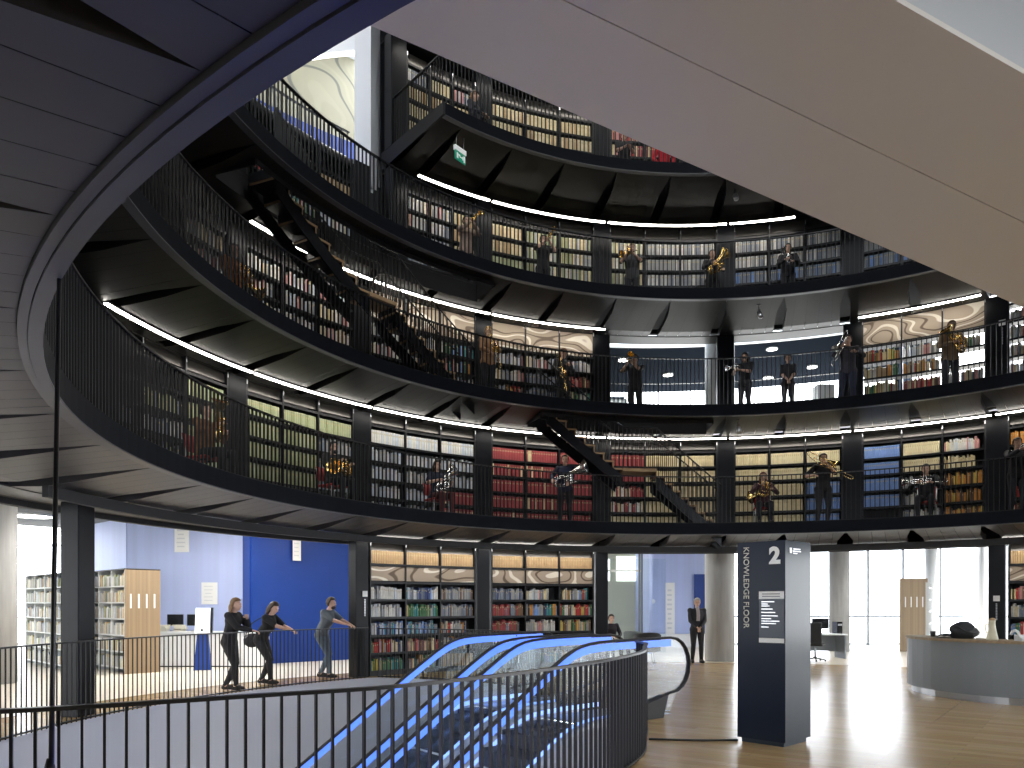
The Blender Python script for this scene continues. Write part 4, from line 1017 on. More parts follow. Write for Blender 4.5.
# room beyond the open bays of the second gallery
b = MB(); b.arc(RB + .16, 24, ZF[2] - .1, ZF[2], 28, 106, 2); struct('floor_second', b, M['vinyl'])
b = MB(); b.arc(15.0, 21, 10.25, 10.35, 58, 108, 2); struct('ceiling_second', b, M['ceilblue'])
b = MB(); b.arc(14.9, 15.0, 10.0, 11.2, 58, 108, 2); struct('beam_second', b, M['white'])
b = MB(); b.arc(11.3, 15, 11.2, 11.3, 58, 108, 2); struct('ceiling_second_gap', b, M['white'])
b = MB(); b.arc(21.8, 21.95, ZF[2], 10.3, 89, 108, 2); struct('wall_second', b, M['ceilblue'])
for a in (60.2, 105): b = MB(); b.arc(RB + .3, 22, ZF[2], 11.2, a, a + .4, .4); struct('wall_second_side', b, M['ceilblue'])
round_column(0, 0, .42, 4.1, 'round concrete column behind the second gallery').location = (6.05, 21.8, ZF[2])
def lf2(u, y_, z, lab):
    Z = FOC * (z - EYE) / (HOR - y_); ceiling_light((u - 512) / FOC * Z, Z, z, .17, lab)
for i, (u, y_) in enumerate(((623, 359), (668, 374), (676, 397), (772, 348), (812, 366), (768, 377))):
    lf2(u, y_, 10.25, 'round ceiling light beyond the open bays, ' + ['beside the first open column', 'behind the trumpet player', 'lowest behind the black railing', 'highest of those past the concrete column', 'next to the trombone player', 'low between the two standing players'][i])
b = MB(); b.arc(RB + .2, 14.9, 11.1, 11.2, 61, 104, 2)
root = thing('cove_light', 'added hidden cove light whitening the bulkhead beyond the second gallery open bays', 'light', pol(14.6, 83, 11.0)); O = root.location.copy()
b = MB(); b.arc(13.8, 14.6, 11.12, 11.18, 62, 104, 2); b.v = [tuple(Vector(v) - O) for v in b.v]; obj('diffuser', b, mat('cove', (1, 1, 1), .4, emit=(.8, .9, 1), strength=16), root)  # added out of sight so the white bulkhead reads bright
p = pol(11.9, 97); root = thing('white_book_trolley', 'low white shelf of pale folders at the open bay', 'shelf', (p.x, p.y, ZF[2]), .1)
for x in (-.35, .35): b = MB(); b.box((x, 0, .5), (.03, .3, 1.0)); obj('side_panel', b, M['shelfwhite'], root)
for z in (.1, .5, .98): b = MB(); b.box((0, 0, z), (.7, .3, .03)); obj('shelf', b, M['shelfwhite'], root)
root.name = 'low_shelf'
pth = arcpath(14.7, 104, 62, ZF[2] + .0); 
railing('balcony_railing', 'thin steel railing far behind the open bays of the second gallery', [p + Vector((0, 0, 1.2)) for p in pth], 1.1, .5, .02, .02, 40, base=True)
b = MB(); q = pol(11.95, 69.2); b.box((0, 0, .6), (.45, .4, 1.2)); bo = obj('white_plinth', b, M['white'], None, (q.x, q.y, ZF[2])); tag(bo, 'white plinth at the open bay beside the trombone player', 'plinth'); bevel(bo, .01)

# bright room high up beyond the third gallery
fz = 11.6
b = MB(); b.arc(RB + .16, 15.2, fz - .2, fz, 128, 176, 2); struct('floor_high', b, M['white'])
b = MB(); b.arc(15, 15.15, fz, 17.4, 126, 178, 2); struct('wall_mural', b, M['mural2'])
b = MB(); b.arc(14.93, 14.99, fz, 14.85, 126, 178, 2); struct('wall_blue_band', b, mat('royal_blue_paint', (.015, .04, .22), .5))
b = MB(); b.arc(RB + .1, 15.2, 17.3, 17.38, 126, 178, 2); struct('ceiling_high', b, M['white'])
a_p = ang_of(371, 11.5); pp = pol(11.55, a_p, fz)
b = MB(); b.box((0, 0, 2.7), (.52, .50, 5.6)); o = obj('white_column', b, M['white'], None, pp, (0, 0, rad(a_p - 90 + 18))); o['kind'] = 'structure'; o['label'] = 'white square column in the bright upper room'; o['category'] = 'column'
root = thing('cove_light', 'curved warm light line at the top of the mural wall', 'light', pol(14.7, 150, 16.6)); O = root.location.copy()
b = MB(); cv = [(-7.4, 20.45), (-6.6, 20.25), (-5.96, 20.08), (-5.0, 19.88), (-4.06, 19.75), (-3.5, 19.7)]; pth = [Vector((x, y, 16.2)) for x, y in cv]; b.tube([q - O for q in pth], .05, 8); obj('diffuser', b, mat('cove_warm', (1, 1, 1), .4, emit=(1, .95, .8), strength=2.2), root)
poly_wall('wall_bulkhead', cv, 16.26, 17.35, M['white'])
railing('balcony_railing', 'short thin railing in front of the mural wall', arcpath(11.5, 168, a_p + 3, fz, 1), 1.1, .16, .014, .02, 60)
for i, (r, a) in enumerate(((14.2, 149), (14.0, 139))):
    root = thing('pendant_lamp', ['white pendant lamp before the mural, farther from the pillar', 'white pendant lamp before the mural, next to the pillar'][i], 'lamp', pol(r, a, 14.6))
    b = MB(); b.ell((0, 0, 0), (.14, .14, .11)); obj('shade', b, M['white'], root); b = MB(); b.tube([(0, 0, .1), (0, 0, 2.4)], .008, 6); obj('cord', b, M['shelf'], root)
for a in (158, 141):  # lamps added to keep the upper room bright
    p = pol(13, a); ceiling_light(p.x, p.y, 17.3, .35, 'added round ceiling light brightening the upper room', 'added upper room lights')

for r_, a in ((10.0, 262), (10.0, 275), (10.0, 288), (10.0, 301), (10.0, 314), (10.0, 327), (9.6, 340)):  # added out of view; floor bounce from these lifts the travelator underside
    p = pol(r_, a); ceiling_light(p.x, p.y, 3.15, .16, 'added unseen downlight brightening the near floor and the travelator underside', 'added soffit lights')
for k, a in ((2, 186), (2, 180), (1, 196), (1, 190), (1, 184), (1, 178)):
    p = pol(10.5, a); ceiling_light(p.x, p.y, ZB[k + 1] - .2, .07, 'small downlight washing the slatted cabinets of the %s gallery' % ORD[k - 1], 'cabinet downlights')
# exit sign and small spotlights under the galleries
zz = 11.55; Z = FOC * (zz - EYE) / (HOR - 155); xx = (460 - 512) / FOC * Z
root = thing('exit_sign', 'green and white hanging exit sign under the top gallery', 'sign', (xx, Z, zz), .9)
b = MB(); b.box((0, 0, .1), (.36, .06, .1)); obj('lamp_box', b, M['signwhite'], root)
b = MB(); b.box((0, 0, -.05), (.34, .015, .2)); pn = obj('panel', b, M['green'], root)
b = MB(); b.box((-.09, -.011, -.05), (.05, .006, .12)); b.box((-.03, -.011, -.02), (.05, .006, .03), 0); b.box((.02, -.011, -.05), (.09, .006, .025)); b.box((.08, -.011, -.05), (.03, .006, .07)); b.box((.13, -.011, -.05), (.05, .006, .14)); obj('pictogram', b, M['signwhite'], pn)
for x in (-.12, .12): b = MB(); b.tube([(x, 0, .14), (x, 0, .42)], .006, 6); obj('hanger', b, M['steel'], root)
def spot(u, y_, z, label):
    Z = FOC * (z - EYE) / (HOR - y_); root = thing('spotlight', label, 'spotlight', ((u - 512) / FOC * Z, Z, z))
    b = MB(); b.tube([(0, 0, 0), (0, 0, .16)], .012, 8); obj('stem', b, M['rubber'], root)
    b = MB(); b.lathe([(.03, 0), (.055, .02), (.06, .2), (.04, .22)], 14, mtx=Matrix.Rotation(2.5, 4, 'X')); obj('head', b, M['steel'], root)
    b = MB(); b.lathe([(.05, 0), (.05, .02)], 14, c=(0, 0, .16)); obj('base', b, M['rubber'], root)
spot(738, 427, ZB[2] - .25, 'small spotlight under the second gallery above the cream books'); spot(759, 312, ZB[3] - .25, 'small spotlight under the third gallery over the open bays'); spot(735, 195, ZB[4] - .2, 'small spotlight under the top gallery edge by the travelator')

# ------------------------------------------------------------------ people
CLOTH = {}
def cloth(c, name=None):
    k = tuple(c)
    if k not in CLOTH: CLOTH[k] = mat('cloth_%02d' % len(CLOTH), c, .85, 0, .12, 30, .1)
    return CLOTH[k]
HAIRC = dict(brown=mat('hair_brown', (.035, .018, .01), .6, 0, .3, 60), blond=mat('hair_blond', (.16, .09, .04), .6, 0, .25, 60), black=mat('hair_black', (.012, .01, .009), .55, 0, .3, 60), grey=mat('hair_grey', (.38, .37, .35), .7, 0, .2, 60), red=mat('hair_auburn', (.14, .04, .02), .6, 0, .3, 60))
def seg_d(p, a, b):
    ab = b - a; t = max(0, min(1, (p - a).dot(ab) / max(ab.length_squared, 1e-9))); return (p - a - ab * t).length
def ik(sh, tg, l1, l2, hint):
    d = tg - sh; L = min(d.length, l1 + l2 - .01); d.normalize(); tg = sh + d * L
    x = (l1 * l1 - l2 * l2 + L * L) / (2 * L); h = math.sqrt(max(l1 * l1 - x * x, 0))
    n = (hint - d * hint.dot(d)).normalized()
    return sh + d * x + n * h, tg
def person(label, loc, face, pose='stand', h=1.72, top=(.02, .02, .025), legs=(.015, .015, .02), hair='brown', long=False, lhand=(-.12, .28, 1.15), rhand=(.12, .28, 1.15), sleeve='long', lean=0.0, head_turn=0.0, head_nod=0.0, female=False, beard=False, group=None, jacket=None, bald=False):
    # local frame: +y forward, +x the figure's right hand side, z up; built at 1.72 m and scaled
    V = Vector
    k = 1.0
    sit = pose == 'sit'
    pz = .53 if sit else .94
    sw = .165 if female else .185
    L = lean
    def sp(y, z):                                 # spine point, pitched forward about the pelvis
        dz = z; return V((0, y * math.cos(L) + dz * math.sin(L), pz + dz * math.cos(L) - y * math.sin(L)))
    pel = V((0, 0, pz)); 
    if L > .15 and not sit: pel = V((0, -.12 * L / .4, pz)); 
    off = pel - V((0, 0, pz))
    waist, chest, neck, hd = sp(0, .16) + off, sp(.01, .38) + off, sp(.0, .54) + off, None
    hd = neck + V((0, .03 + .10 * math.sin(L * .7), .145))
    shl, shr = sp(-.01, .48) + off + V((-sw, 0, 0)), sp(-.01, .48) + off + V((sw, 0, 0))
    hips = [pel + V((s * .095, 0, -.03)) for s in (-1, 1)]
    if sit: knees = [V((s * .13, .43, .52)) for s in (-1, 1)]; ank = [V((s * .13, .42, .09)) for s in (-1, 1)]
    elif pose == 'cross': knees = [V((-.06, .04, .5)), V((.07, .10, .5))]; ank = [V((.05, -.10, .10)), V((.02, .10, .09))]
    elif pose == 'step': knees = [V((-.11, .06, .5)), V((.13, .10, .5))]; ank = [V((-.12, -.06, .09)), V((.17, .1, .09))]
    else: knees = [V((s * .105, .03, .5)) for s in (-1, 1)]; ank = [V((s * .12, -.02, .09)) for s in (-1, 1)]
    toes = [a + V((.02 * s, .16, -.045)) for a, s in zip(ank, (-1, 1))]
    lh, rh = V(lhand), V(rhand)
    el, lh = ik(shl, lh, .285, .26, V((-.7, -.35, -.6))); er, rh = ik(shr, rh, .285, .26, V((.7, -.35, -.6)))
    b = MB()
    def ring(c, rx, ry, tilt): 
        return [c + V((rx * math.cos(a), ry * math.sin(a) * math.cos(tilt), -ry * math.sin(a) * math.sin(tilt))) for a in [2 * PI * i / 16 for i in range(16)]]
    tr = [(pel + V((0, 0, -.10)), .12, .095), (pel, .165, .115), (waist, .135 if female else .15, .1), (chest + V((0, 0, -.08)), .158, .115), (chest, .172, .12), (sp(-.005, .465) + off, .165, .10), (sp(-.005, .50) + off, .10, .075)]
    rows = [ring(c, rx, ry, L) for c, rx, ry in tr]; bb = b.quadgrid(rows, 0, True, True)
    b.face([bb + i for i in range(16)][::-1]); b.face([bb + 16 * (len(rows) - 1) + i for i in range(16)])
    b.tube([sp(-.005, .46) + off, neck + V((0, 0, .02)), hd + V((0, -.02, -.06))], [.065, .055, .052], 12)
    for sh, e_, w_ in ((shl, el, lh), (shr, er, rh)):
        b.tube([chest + (sh - chest) * .3 + V((0, 0, .05)), sh, sh.lerp(e_, .5), e_], [.06, .058, .05, .042], 12); b.ell(sh, (.058, .058, .058)); b.ell(e_, (.042, .042, .042))
        b.tube([e_, e_.lerp(w_, .35), w_], [.041, .042, .027], 12); b.ell(w_, (.028, .028, .028))
    for hp, kn, an, to in zip(hips, knees, ank, toes):
        b.tube([hp, hp.lerp(kn, .4), kn], [.092, .082, .056], 12); b.ell(hp, (.092, .092, .092)); b.ell(kn, (.057, .057, .057))
        b.tube([kn, kn.lerp(an, .3), an], [.055, .056, .036], 12)
        b.tube([an + V((0, -.05, -.035)), an.lerp(to, .45) + V((0, 0, -.02)), to], [.045, .043, .03], 12); b.ell(an, (.04, .045, .045)); b.ell(to, (.035, .04, .025)); b.ell(an + V((0, -.05, -.045)), (.036, .036, .036))
    # head with brow, nose, cheeks, chin and ears
    HM = Matrix.Rotation(head_turn, 3, 'Z') @ Matrix.Rotation(-head_nod, 3, 'X')
    def hp_(x, y, z): return hd + HM @ V((x, y, z))
    M4 = HM.to_4x4()
    b.ell(hp_(0, -.012, .025), (.073, .092, .092), 16, 12, mtx=M4); b.ell(hp_(0, .02, -.04), (.058, .066, .075), 14, 10, mtx=M4); b.ell(hp_(0, .055, -.088), (.028, .026, .022), mtx=M4)
    b.tube([hp_(0, .082, .018), hp_(0, .102, -.022), hp_(0, .092, -.034)], [.010, .017, .014], 8)
    for s in (-1, 1): b.ell(hp_(s * .074, -.01, -.012), (.010, .022, .032), 8, 6, mtx=M4); b.ell(hp_(s * .032, .078, .026), (.024, .012, .008), 8, 6, mtx=M4)
    # palms
    hands = []
    for e_, w_, s in ((el, lh, -1), (er, rh, 1)):
        d = (w_ - e_).normalized(); side = d.cross(V((0, 0, 1))); side = side.normalized() if side.length > .1 else V((1, 0, 0)); nrm = side.cross(d).normalized()
        pc = w_ + d * .05; R_ = Matrix((side, d, nrm)).transposed().to_4x4()
        b.ell(pc, (.04, .055, .018), 12, 8, mtx=R_); hands.append((w_, d, side, nrm, s))
    me = b.mesh('raw', M['skin']); ob = bpy.data.objects.new('raw', me); COL.objects.link(ob)
    rm = ob.modifiers.new('r', 'REMESH'); rm.mode = 'VOXEL'; rm.voxel_size = .0125; rm.use_smooth_shade = True
    smo = ob.modifiers.new('s', 'SMOOTH'); smo.factor = .5; smo.iterations = 4
    dg = bpy.context.evaluated_depsgraph_get(); ev = ob.evaluated_get(dg); em = ev.to_mesh()
    vs = [v.co.copy() for v in em.vertices]; fs = [tuple(p.vertices) for p in em.polygons]; ns = [v.normal.copy() for v in em.vertices]
    ev.to_mesh_clear(); bpy.data.objects.remove(ob); bpy.data.meshes.remove(me)
    # which bone each vertex follows
    bones = [('torso', pel, neck + V((0, 0, -.03))), ('hip', pel + V((-.08, 0, -.02)), pel + V((.08, 0, -.02))), ('shl', shl, shr), ('head', neck + V((0, 0, .03)), hd), ('head', hd, hd + V((0, 0, .05)))]
    for sh, e_, w_, d in ((shl, el, lh, hands[0][1]), (shr, er, rh, hands[1][1])): bones += [('upper', sh, e_), ('fore', e_, w_ - d * .0), ('hand', w_ + d * .03, w_ + d * .11)]
    for hp, kn, an, to in zip(hips, knees, ank, toes): bones += [('thigh', hp, kn), ('shin', kn, an), ('foot', an + V((0, -.05, -.04)), to)]
    reg = [min(bones, key=lambda t: seg_d(v, t[1], t[2]) - {'torso': .07, 'hip': .06, 'thigh': .03, 'head': .03}.get(t[0], .0))[0] for v in vs]
    body = MB(); body.v = [tuple(v) for v in vs]
    for f in fs: body.face(f, 0, True)
    for w_, d, side, nrm, s in hands:             # four unequal bent fingers and a thumb
        curl = -nrm if nrm.z > 0 else nrm
        for i, ln in enumerate((.068, .078, .072, .056)):
            r0 = w_ + d * .095 + side * (-.027 + .018 * i) * s
            body.tube([r0 - d * .012, r0 + d * ln * .45 + curl * .008, r0 + d * ln * .75 + curl * .028, r0 + d * ln * .8 + curl * .05], [.0092, .0088, .008, .0065], 7)
        t0 = w_ + d * .035 - side * .034 * s
        body.tube([t0, t0 - side * .022 * s + d * .022 + curl * .01, t0 - side * .024 * s + d * .05 + curl * .02], [.012, .0105, .008], 7)
    for s in (-1, 1): body.ell(hp_(s * .031, .079, .010), (.011, .007, .006), 8, 6, 1, M4)
    body.ell(hp_(0, .086, -.058), (.021, .008, .006), 8, 6, 2, M4)
    root = link('person', None, None, loc, (0, 0, face - PI / 2)); tag(root, label, 'person', group); sc = h / 1.72; root.scale = (sc, sc, sc)
    obj('body', body, [M['skin'], M['eye'], M['lip']], root)
    def garment(name, regs, m, off, test=None):
        g = MB(); idx = {}
        for f in fs:
            if all(reg[i] in regs for i in f) and (test is None or all(test(vs[i]) for i in f)):
                q = []
                for i in f:
                    if i not in idx: idx[i] = len(g.v); n_ = ns[i]; g.v.append(tuple(vs[i] + n_ * off))
                    q.append(idx[i])
                g.face(q, 0, True)
        if g.f:
            o = obj(name, g, m, root); so = o.modifiers.new('thick', 'SOLIDIFY'); so.thickness = .008; so.offset = -1
            return o
    topr = {'torso', 'shl', 'upper', 'hip'} | ({'fore'} if sleeve == 'long' else set())
    hem = pz - .1
    nb = neck + V((0, 0, -.01))
    garment('top', topr, cloth(top), .016, lambda v: (v.z > hem or not sit and v.z > hem) and v.z < nb.z + .02)
    garment('trousers', {'thigh', 'shin', 'hip'}, cloth(legs), .012, None)
    garment('shoes', {'foot'}, cloth((.015, .013, .012)), .008, None)
    if jacket:
        garment('shirt_front', {'torso', 'shl'}, cloth(jacket), .021, lambda v: abs(v.x) < .045 and v.y > off.y + .04 and v.z > pz + .2)
    # hair
    if not bald:
        g = MB(); rows = []
        for i in range(13):
            th = PI / 2 - (PI * .80 if not long else PI * .8) * i / 12
            row = []
            for j in range(20):
                ph = 2 * PI * j / 20; dx, dy = math.cos(ph), math.sin(ph)
                t_ = th
                if dy > .2: t_ = max(th, .52 - .25 * (1 - dy))
                elif dy > -.3: t_ = max(th, -.45 if not long else -.75)
                x, y, z = .083 * math.cos(t_) * dx, -.014 + .103 * math.cos(t_) * dy, .028 + .104 * math.sin(t_)
                if long and t_ < -.2 and dy < .2: z -= .16 * min(1, (-.2 - t_) / 1.0) * (1.1 if dy < -.2 else .8); k2 = 1 + .5 * min(1, (-.2 - t_)); x *= k2; y = y * k2 - .02
                row.append(hp_(x, y, z))
            rows.append(row)
        g.quadgrid(rows, 0, True, True, flip=True)
        o = obj('hair', g, HAIRC[hair], root); so = o.modifiers.new('thick', 'SOLIDIFY'); so.thickness = .012; so.offset = 1
    if beard:
        g = MB(); g.ell(hp_(0, .045, -.085), (.055, .05, .045), 14, 10, mtx=M4); g.ell(hp_(0, .082, -.045), (.028, .012, .008), 8, 6, mtx=M4); obj('beard', g, HAIRC[hair], root)
    X = Matrix.Translation(loc) @ Matrix.Rotation(face - PI / 2, 4, 'Z') @ Matrix.Scale(sc, 4)
    return root, X

# ------------------------------------------------------------------ brass instruments (built round the grip point, bell towards +y)
def bell(b, c, d, L, r0, r1, n=20):
    d = Vector(d).normalized(); R_ = d.to_track_quat('Z', 'Y').to_matrix().to_4x4(); R_.translation = Vector(c)
    prof = [(r0 + (r1 - r0) * (t ** 3.2), L * t) for t in [i / 12 for i in range(13)]]
    prof += [(r1 * 1.02, L), (r1 * .97, L - .004)] + [(max(r0 * .7, r0 * .8 + (r1 - r0) * (t ** 3.2) - .003), L * t) for t in (.9, .75, .5)]
    b.lathe(prof, n, mtx=R_)
def loop(cx, cy, cz, rx, rz, n=28, a0=0, a1=2 * PI, ax='x'):
    out = []
    for i in range(n + 1):
        a = a0 + (a1 - a0) * i / n
        out.append((cx, cy + rx * math.cos(a), cz + rz * math.sin(a)) if ax == 'x' else (cx + rx * math.cos(a), cy, cz + rz * math.sin(a)))
    return out
def instrument(kind, label, mtx, m, s=1.0):
    root = link(kind.replace(' ', '_'), None); root.matrix_world = mtx @ Matrix.Scale(s, 4); tag(root, label, kind)
    def part(name, fn): b = MB(); fn(b); return obj(name, b, m, root)
    def valves(pos, r=.013, h=.12, ax=(0, .032, 0)):
        for i in range(3):
            p = Vector(pos) + Vector(ax) * i; b = MB(); b.lathe([(r, -h / 2), (r, h / 2), (r * .4, h / 2 + .002), (r * .4, h / 2 + .02), (r * .9, h / 2 + .022), (r * .9, h / 2 + .027)], 12, c=tuple(p)); obj('valve', b, m, root)
    if kind in ('trumpet', 'cornet'):
        part('bell', lambda b: bell(b, (0, .02, .03), (0, 1, 0), .28, .008, .064))
        part('tubing', lambda b: b.tube([(0, -.26, .0), (0, .14, .0)] + [(0, .14 + .035 * math.sin(t), .035 - .035 * math.cos(t)) for t in (.8, 1.6, 2.4)] + [(0, .14, .065), (0, -.08, .065)] + [(0, -.08 - .018 * math.sin(t), .048 + .018 * math.cos(t)) for t in (.8, 1.6, 2.4)] + [(0, -.06, .03), (0, .03, .03)], .0075, 8))
        valves((0, -.03, .03)); part('mouthpiece', lambda b: b.lathe([(.005, 0), (.007, .05), (.013, .075), (.013, .08)], 12, mtx=Matrix.Translation((0, -.25, 0)) @ Matrix.Rotation(PI / 2, 4, 'X')))
    elif kind == 'trombone':
        part('bell', lambda b: bell(b, (.06, -.15, .09), (0, 1, 0), .52, .010, .108))
        part('slide', lambda b: b.tube([(0, -.2, 0), (0, .9, 0)] + [(0, .9 + .04 * math.sin(t), -.04 + .04 * math.cos(t)) for t in (.8, 1.6, 2.4)] + [(0, .9, -.08), (0, -.05, -.08)], .0085, 8))
        part('tubing', lambda b: b.tube([(0, -.05, -.08), (.03, -.3, -.05), (.06, -.42, .0)] + [(.06, -.42 - .045 * math.sin(t), .045 - .045 * math.cos(t)) for t in (.8, 1.6, 2.4)] + [(.06, -.42, .09), (.06, -.15, .09)], .010, 8))
        part('brace', lambda b: (b.tube([(0, 0, 0), (0, 0, -.08)], .006, 6), b.tube([(0, -.05, -.04), (.06, -.05, .09)], .006, 6)))
        part('mouthpiece', lambda b: b.lathe([(.006, 0), (.009, .05), (.018, .08)], 12, mtx=Matrix.Translation((0, -.18, 0)) @ Matrix.Rotation(PI / 2, 4, 'X')))
    elif kind in ('euphonium', 'tuba', 'tenor horn'):
        q = {'euphonium': 1, 'tuba': 1.35, 'tenor horn': .75}[kind]
        part('bell', lambda b: bell(b, (.07 * q, 0, .02 * q), (.12, .1, 1), .42 * q, .035 * q, .15 * q, 24))
        part('body_tube', lambda b: b.tube([(.07 * q, 0, .05 * q), (.07 * q, 0, -.12 * q)] + [(.07 * q * math.cos(t), 0, -.12 * q - .09 * q * math.sin(t)) for t in (.5, 1.0, 1.57, 2.1, 2.6)] + [(-.07 * q, 0, -.12 * q), (-.07 * q, 0, .18 * q)], [.036 * q, .034 * q] + [.032 * q] * 5 + [.026 * q, .018 * q], 12))
        part('tubing', lambda b: (b.tube(loop(-.02 * q, .05 * q, .0, .1 * q, .16 * q, 28, ax='y'), .012 * q, 8), b.tube(loop(.0, .07 * q, -.04 * q, .07 * q, .1 * q, 24, ax='y'), .011 * q, 8)))
        valves((-.05 * q, .09 * q, .08 * q), .016 * q, .17 * q, (.04 * q, 0, 0))
        part('mouthpiece', lambda b: b.tube([(-.07 * q, 0, .18 * q), (-.06 * q, -.06 * q, .24 * q), (-.03 * q, -.12 * q, .25 * q)], [.01, .008, .014], 8))
    elif kind == 'french horn':
        part('bell', lambda b: bell(b, (-.05, 0, -.12), (-.9, .25, -.35), .26, .03, .15, 24))
        part('tubing', lambda b: (b.tube(loop(0, 0, 0, .16, .16, 30, ax='y'), .013, 8), b.tube(loop(0, .02, 0, .125, .13, 28, ax='y'), .011, 8), b.tube(loop(0, .035, .02, .08, .07, 24, ax='y'), .009, 8), b.tube([(.02, 0, -.155), (-.05, 0, -.12)], [.018, .03], 10)))
        valves((.0, .05, .05), .017, .05, (.036, 0, -.01))
        part('mouthpiece', lambda b: b.tube([(.1, 0, .13), (.16, -.05, .22), (.17, -.09, .25)], [.008, .007, .012], 8))
    return root

def red_chair(loc, rz, label, m=None):
    root = thing('stacking_chair', label, 'chair', loc, rz)
    m = m or M['redcloth']
    b = MB(); b.box((0, 0, .44), (.44, .42, .05)); bevel(obj('seat', b, m, root), .02, 3)
    b = MB(); rows = []
    for i in range(9): x = -.21 + .42 * i / 8; y = -.22 + .03 * (1 - (x / .21) ** 2) * -1; rows.append([Vector((x, y, .56)), Vector((x, y - .04, .84)), Vector((x, y - .06, .84)), Vector((x, y - .025, .56))])
    b.quadgrid(rows, 0, True, True); b.face((0, 1, 2, 3)); b.face((35, 34, 33, 32)); obj('backrest', b, m, root)
    for x in (-.2, .2):
        b = MB(); b.tube([(x, .2, 0), (x, .19, .43)], .012, 8); obj('leg', b, M['steel'], root)
        b = MB(); b.tube([(x, -.24, 0), (x, -.2, .43), (x, -.26, .8)], .012, 8); obj('leg', b, M['steel'], root)
    return root
def music_stand(loc, rz, label):
    root = thing('music_stand', label, 'stand', loc, rz)
    b = MB(); b.tube([(0, 0, .25), (0, 0, 1.0)], .01, 8); obj('pole', b, M['rubber'], root)
    for k in range(3): a = 2 * PI * k / 3; b = MB(); b.tube([(0, 0, .28), (.25 * math.cos(a), .25 * math.sin(a), 0)], .007, 6); obj('leg', b, M['rubber'], root)
    b = MB(); b.box((0, 0, 0), (.48, .012, .32)); b.box((0, -.02, -.16), (.48, .05, .012)); obj('desk', b, M['shelf'], root, (0, 0, 1.08), (-.35, 0, 0))

def spotpos(level, u, r=9.85):
    a = ang_of(u, r); return pol(r, a, ZF[level]), rad(a + 180)
def grip(X, y, z, x=0, yaw=0, pitch=0, roll=0): return X @ Matrix.Translation((x, y, z)) @ Euler((pitch, roll, yaw), 'XYZ').to_matrix().to_4x4()
DK = (.012, .012, .016); NAVY = (.015, .02, .045); WHT = (.5, .5, .5)
def player(level, u, label, kind=None, ilabel=None, im='brass', turn=0.0, r=9.85, inst=None, isc=1.0, chair=None, **kw):
    loc, face = spotpos(level, u, r); face += turn
    root, X = person(label, loc, face, **kw)
    if kind: instrument(kind, ilabel, X @ inst, M[im], isc)
    if chair: red_chair(loc + Vector((0, 0, .0)), face - PI / 2, chair)
    return root, X
T = Matrix.Translation
def E_(x=0, y=0, z=0): return Euler((x, y, z), 'XYZ').to_matrix().to_4x4()
eup = T((0.02, .27, .92)) @ E_(-.15, .1, .3)
tpt = T((0, .42, 1.5)); tptS = T((0, .42, 1.1))
# first gallery
player(1, 205, 'seated person in a brown top behind the railing of the dim first gallery end', 'euphonium', 'brass euphonium held by the seated player in brown', 'brass', 0, 9.75, eup, 1.0, 'red chair under the player in brown', pose='sit', top=(.20, .09, .03), legs=DK, hair='brown', lhand=(-.14, .3, .86), rhand=(.12, .32, .95))
player(1, 333, 'seated person in black with a dark beard before the pale green volumes', 'euphonium', 'large brass euphonium held by the bearded seated player', 'brass', 0, 9.75, T((-.02, .32, .76)) @ E_(-.1, 1.35, .2), 1.05, 'red chair under the bearded player', pose='sit', top=DK, hair='black', beard=True, lhand=(-.2, .32, .86), rhand=(.15, .32, .9))
player(1, 437, 'seated woman with long brown hair in a dark top before the pale blue volumes', 'euphonium', 'silver euphonium held by the seated woman with long hair', 'silver', 0, 9.75, T((.06, .32, .74)) @ E_(-.1, -.9, .2), 1.05, 'red chair under the woman with long brown hair', pose='sit', top=NAVY, legs=(.1, .02, .02), hair='brown', long=True, female=True, sleeve='short', lhand=(-.2, .3, .82), rhand=(.18, .32, .84))
player(1, 565, 'standing person in navy half hidden by a silver horn, before the crimson volumes', 'tuba', 'silver tuba held sideways before the crimson volumes', 'silver', -.4, 9.6, T((.0, .34, 1.08)) @ E_(0, -1.35, -.2), 1.0, None, top=NAVY, hair='brown', lhand=(-.1, .36, 1.05), rhand=(.3, .34, 1.1))
player(1, 763, 'seated woman with auburn hair in dark red before the cream volumes', 'french horn', 'brass french horn held by the seated woman with auburn hair', 'brass', 0, 9.4, T((.02, .34, .88)) @ E_(0, .2, 2.7), 1.1, 'red chair under the woman with auburn hair', pose='sit', top=(.05, .012, .02), legs=DK, hair='red', long=True, female=True, lhand=(-.2, .34, .86), rhand=(.1, .33, .98))
player(1, 823, 'standing man in black playing a trombone before the cream volumes', 'trombone', 'brass trombone played by the standing man before the cream volumes', 'brass', .3, 9.95, T((.12, .3, 1.5)) @ E_(-.55, 0, 1.1), .85, None, h=1.8, pose='step', top=DK, hair='brown', sleeve='short', lhand=(-.02, .3, 1.42), rhand=(.3, .2, 1.2))
player(1, 926, 'seated person with black hair in dark clothes before the ivory volumes', 'trumpet', 'silver trumpet held level by the seated player before the ivory volumes', 'silver', 0, 9.75, T((.02, .34, .86)) @ E_(0, .3, -1.5), 1.5, 'red chair under the player before the ivory volumes', pose='sit', top=DK, hair='black', lhand=(-.16, .33, .86), rhand=(.16, .33, .88))
player(1, 1017, 'standing person in black with a silver cornet by the orange volumes', 'cornet', 'silver cornet raised beside the black column and the orange volumes', 'silver', .5, 9.95, T((-.02, .40, 1.42)) @ E_(-.1, 0, .5), 1.2, None, top=DK, hair='brown', lhand=(-.06, .36, 1.4), rhand=(.08, .36, 1.42))
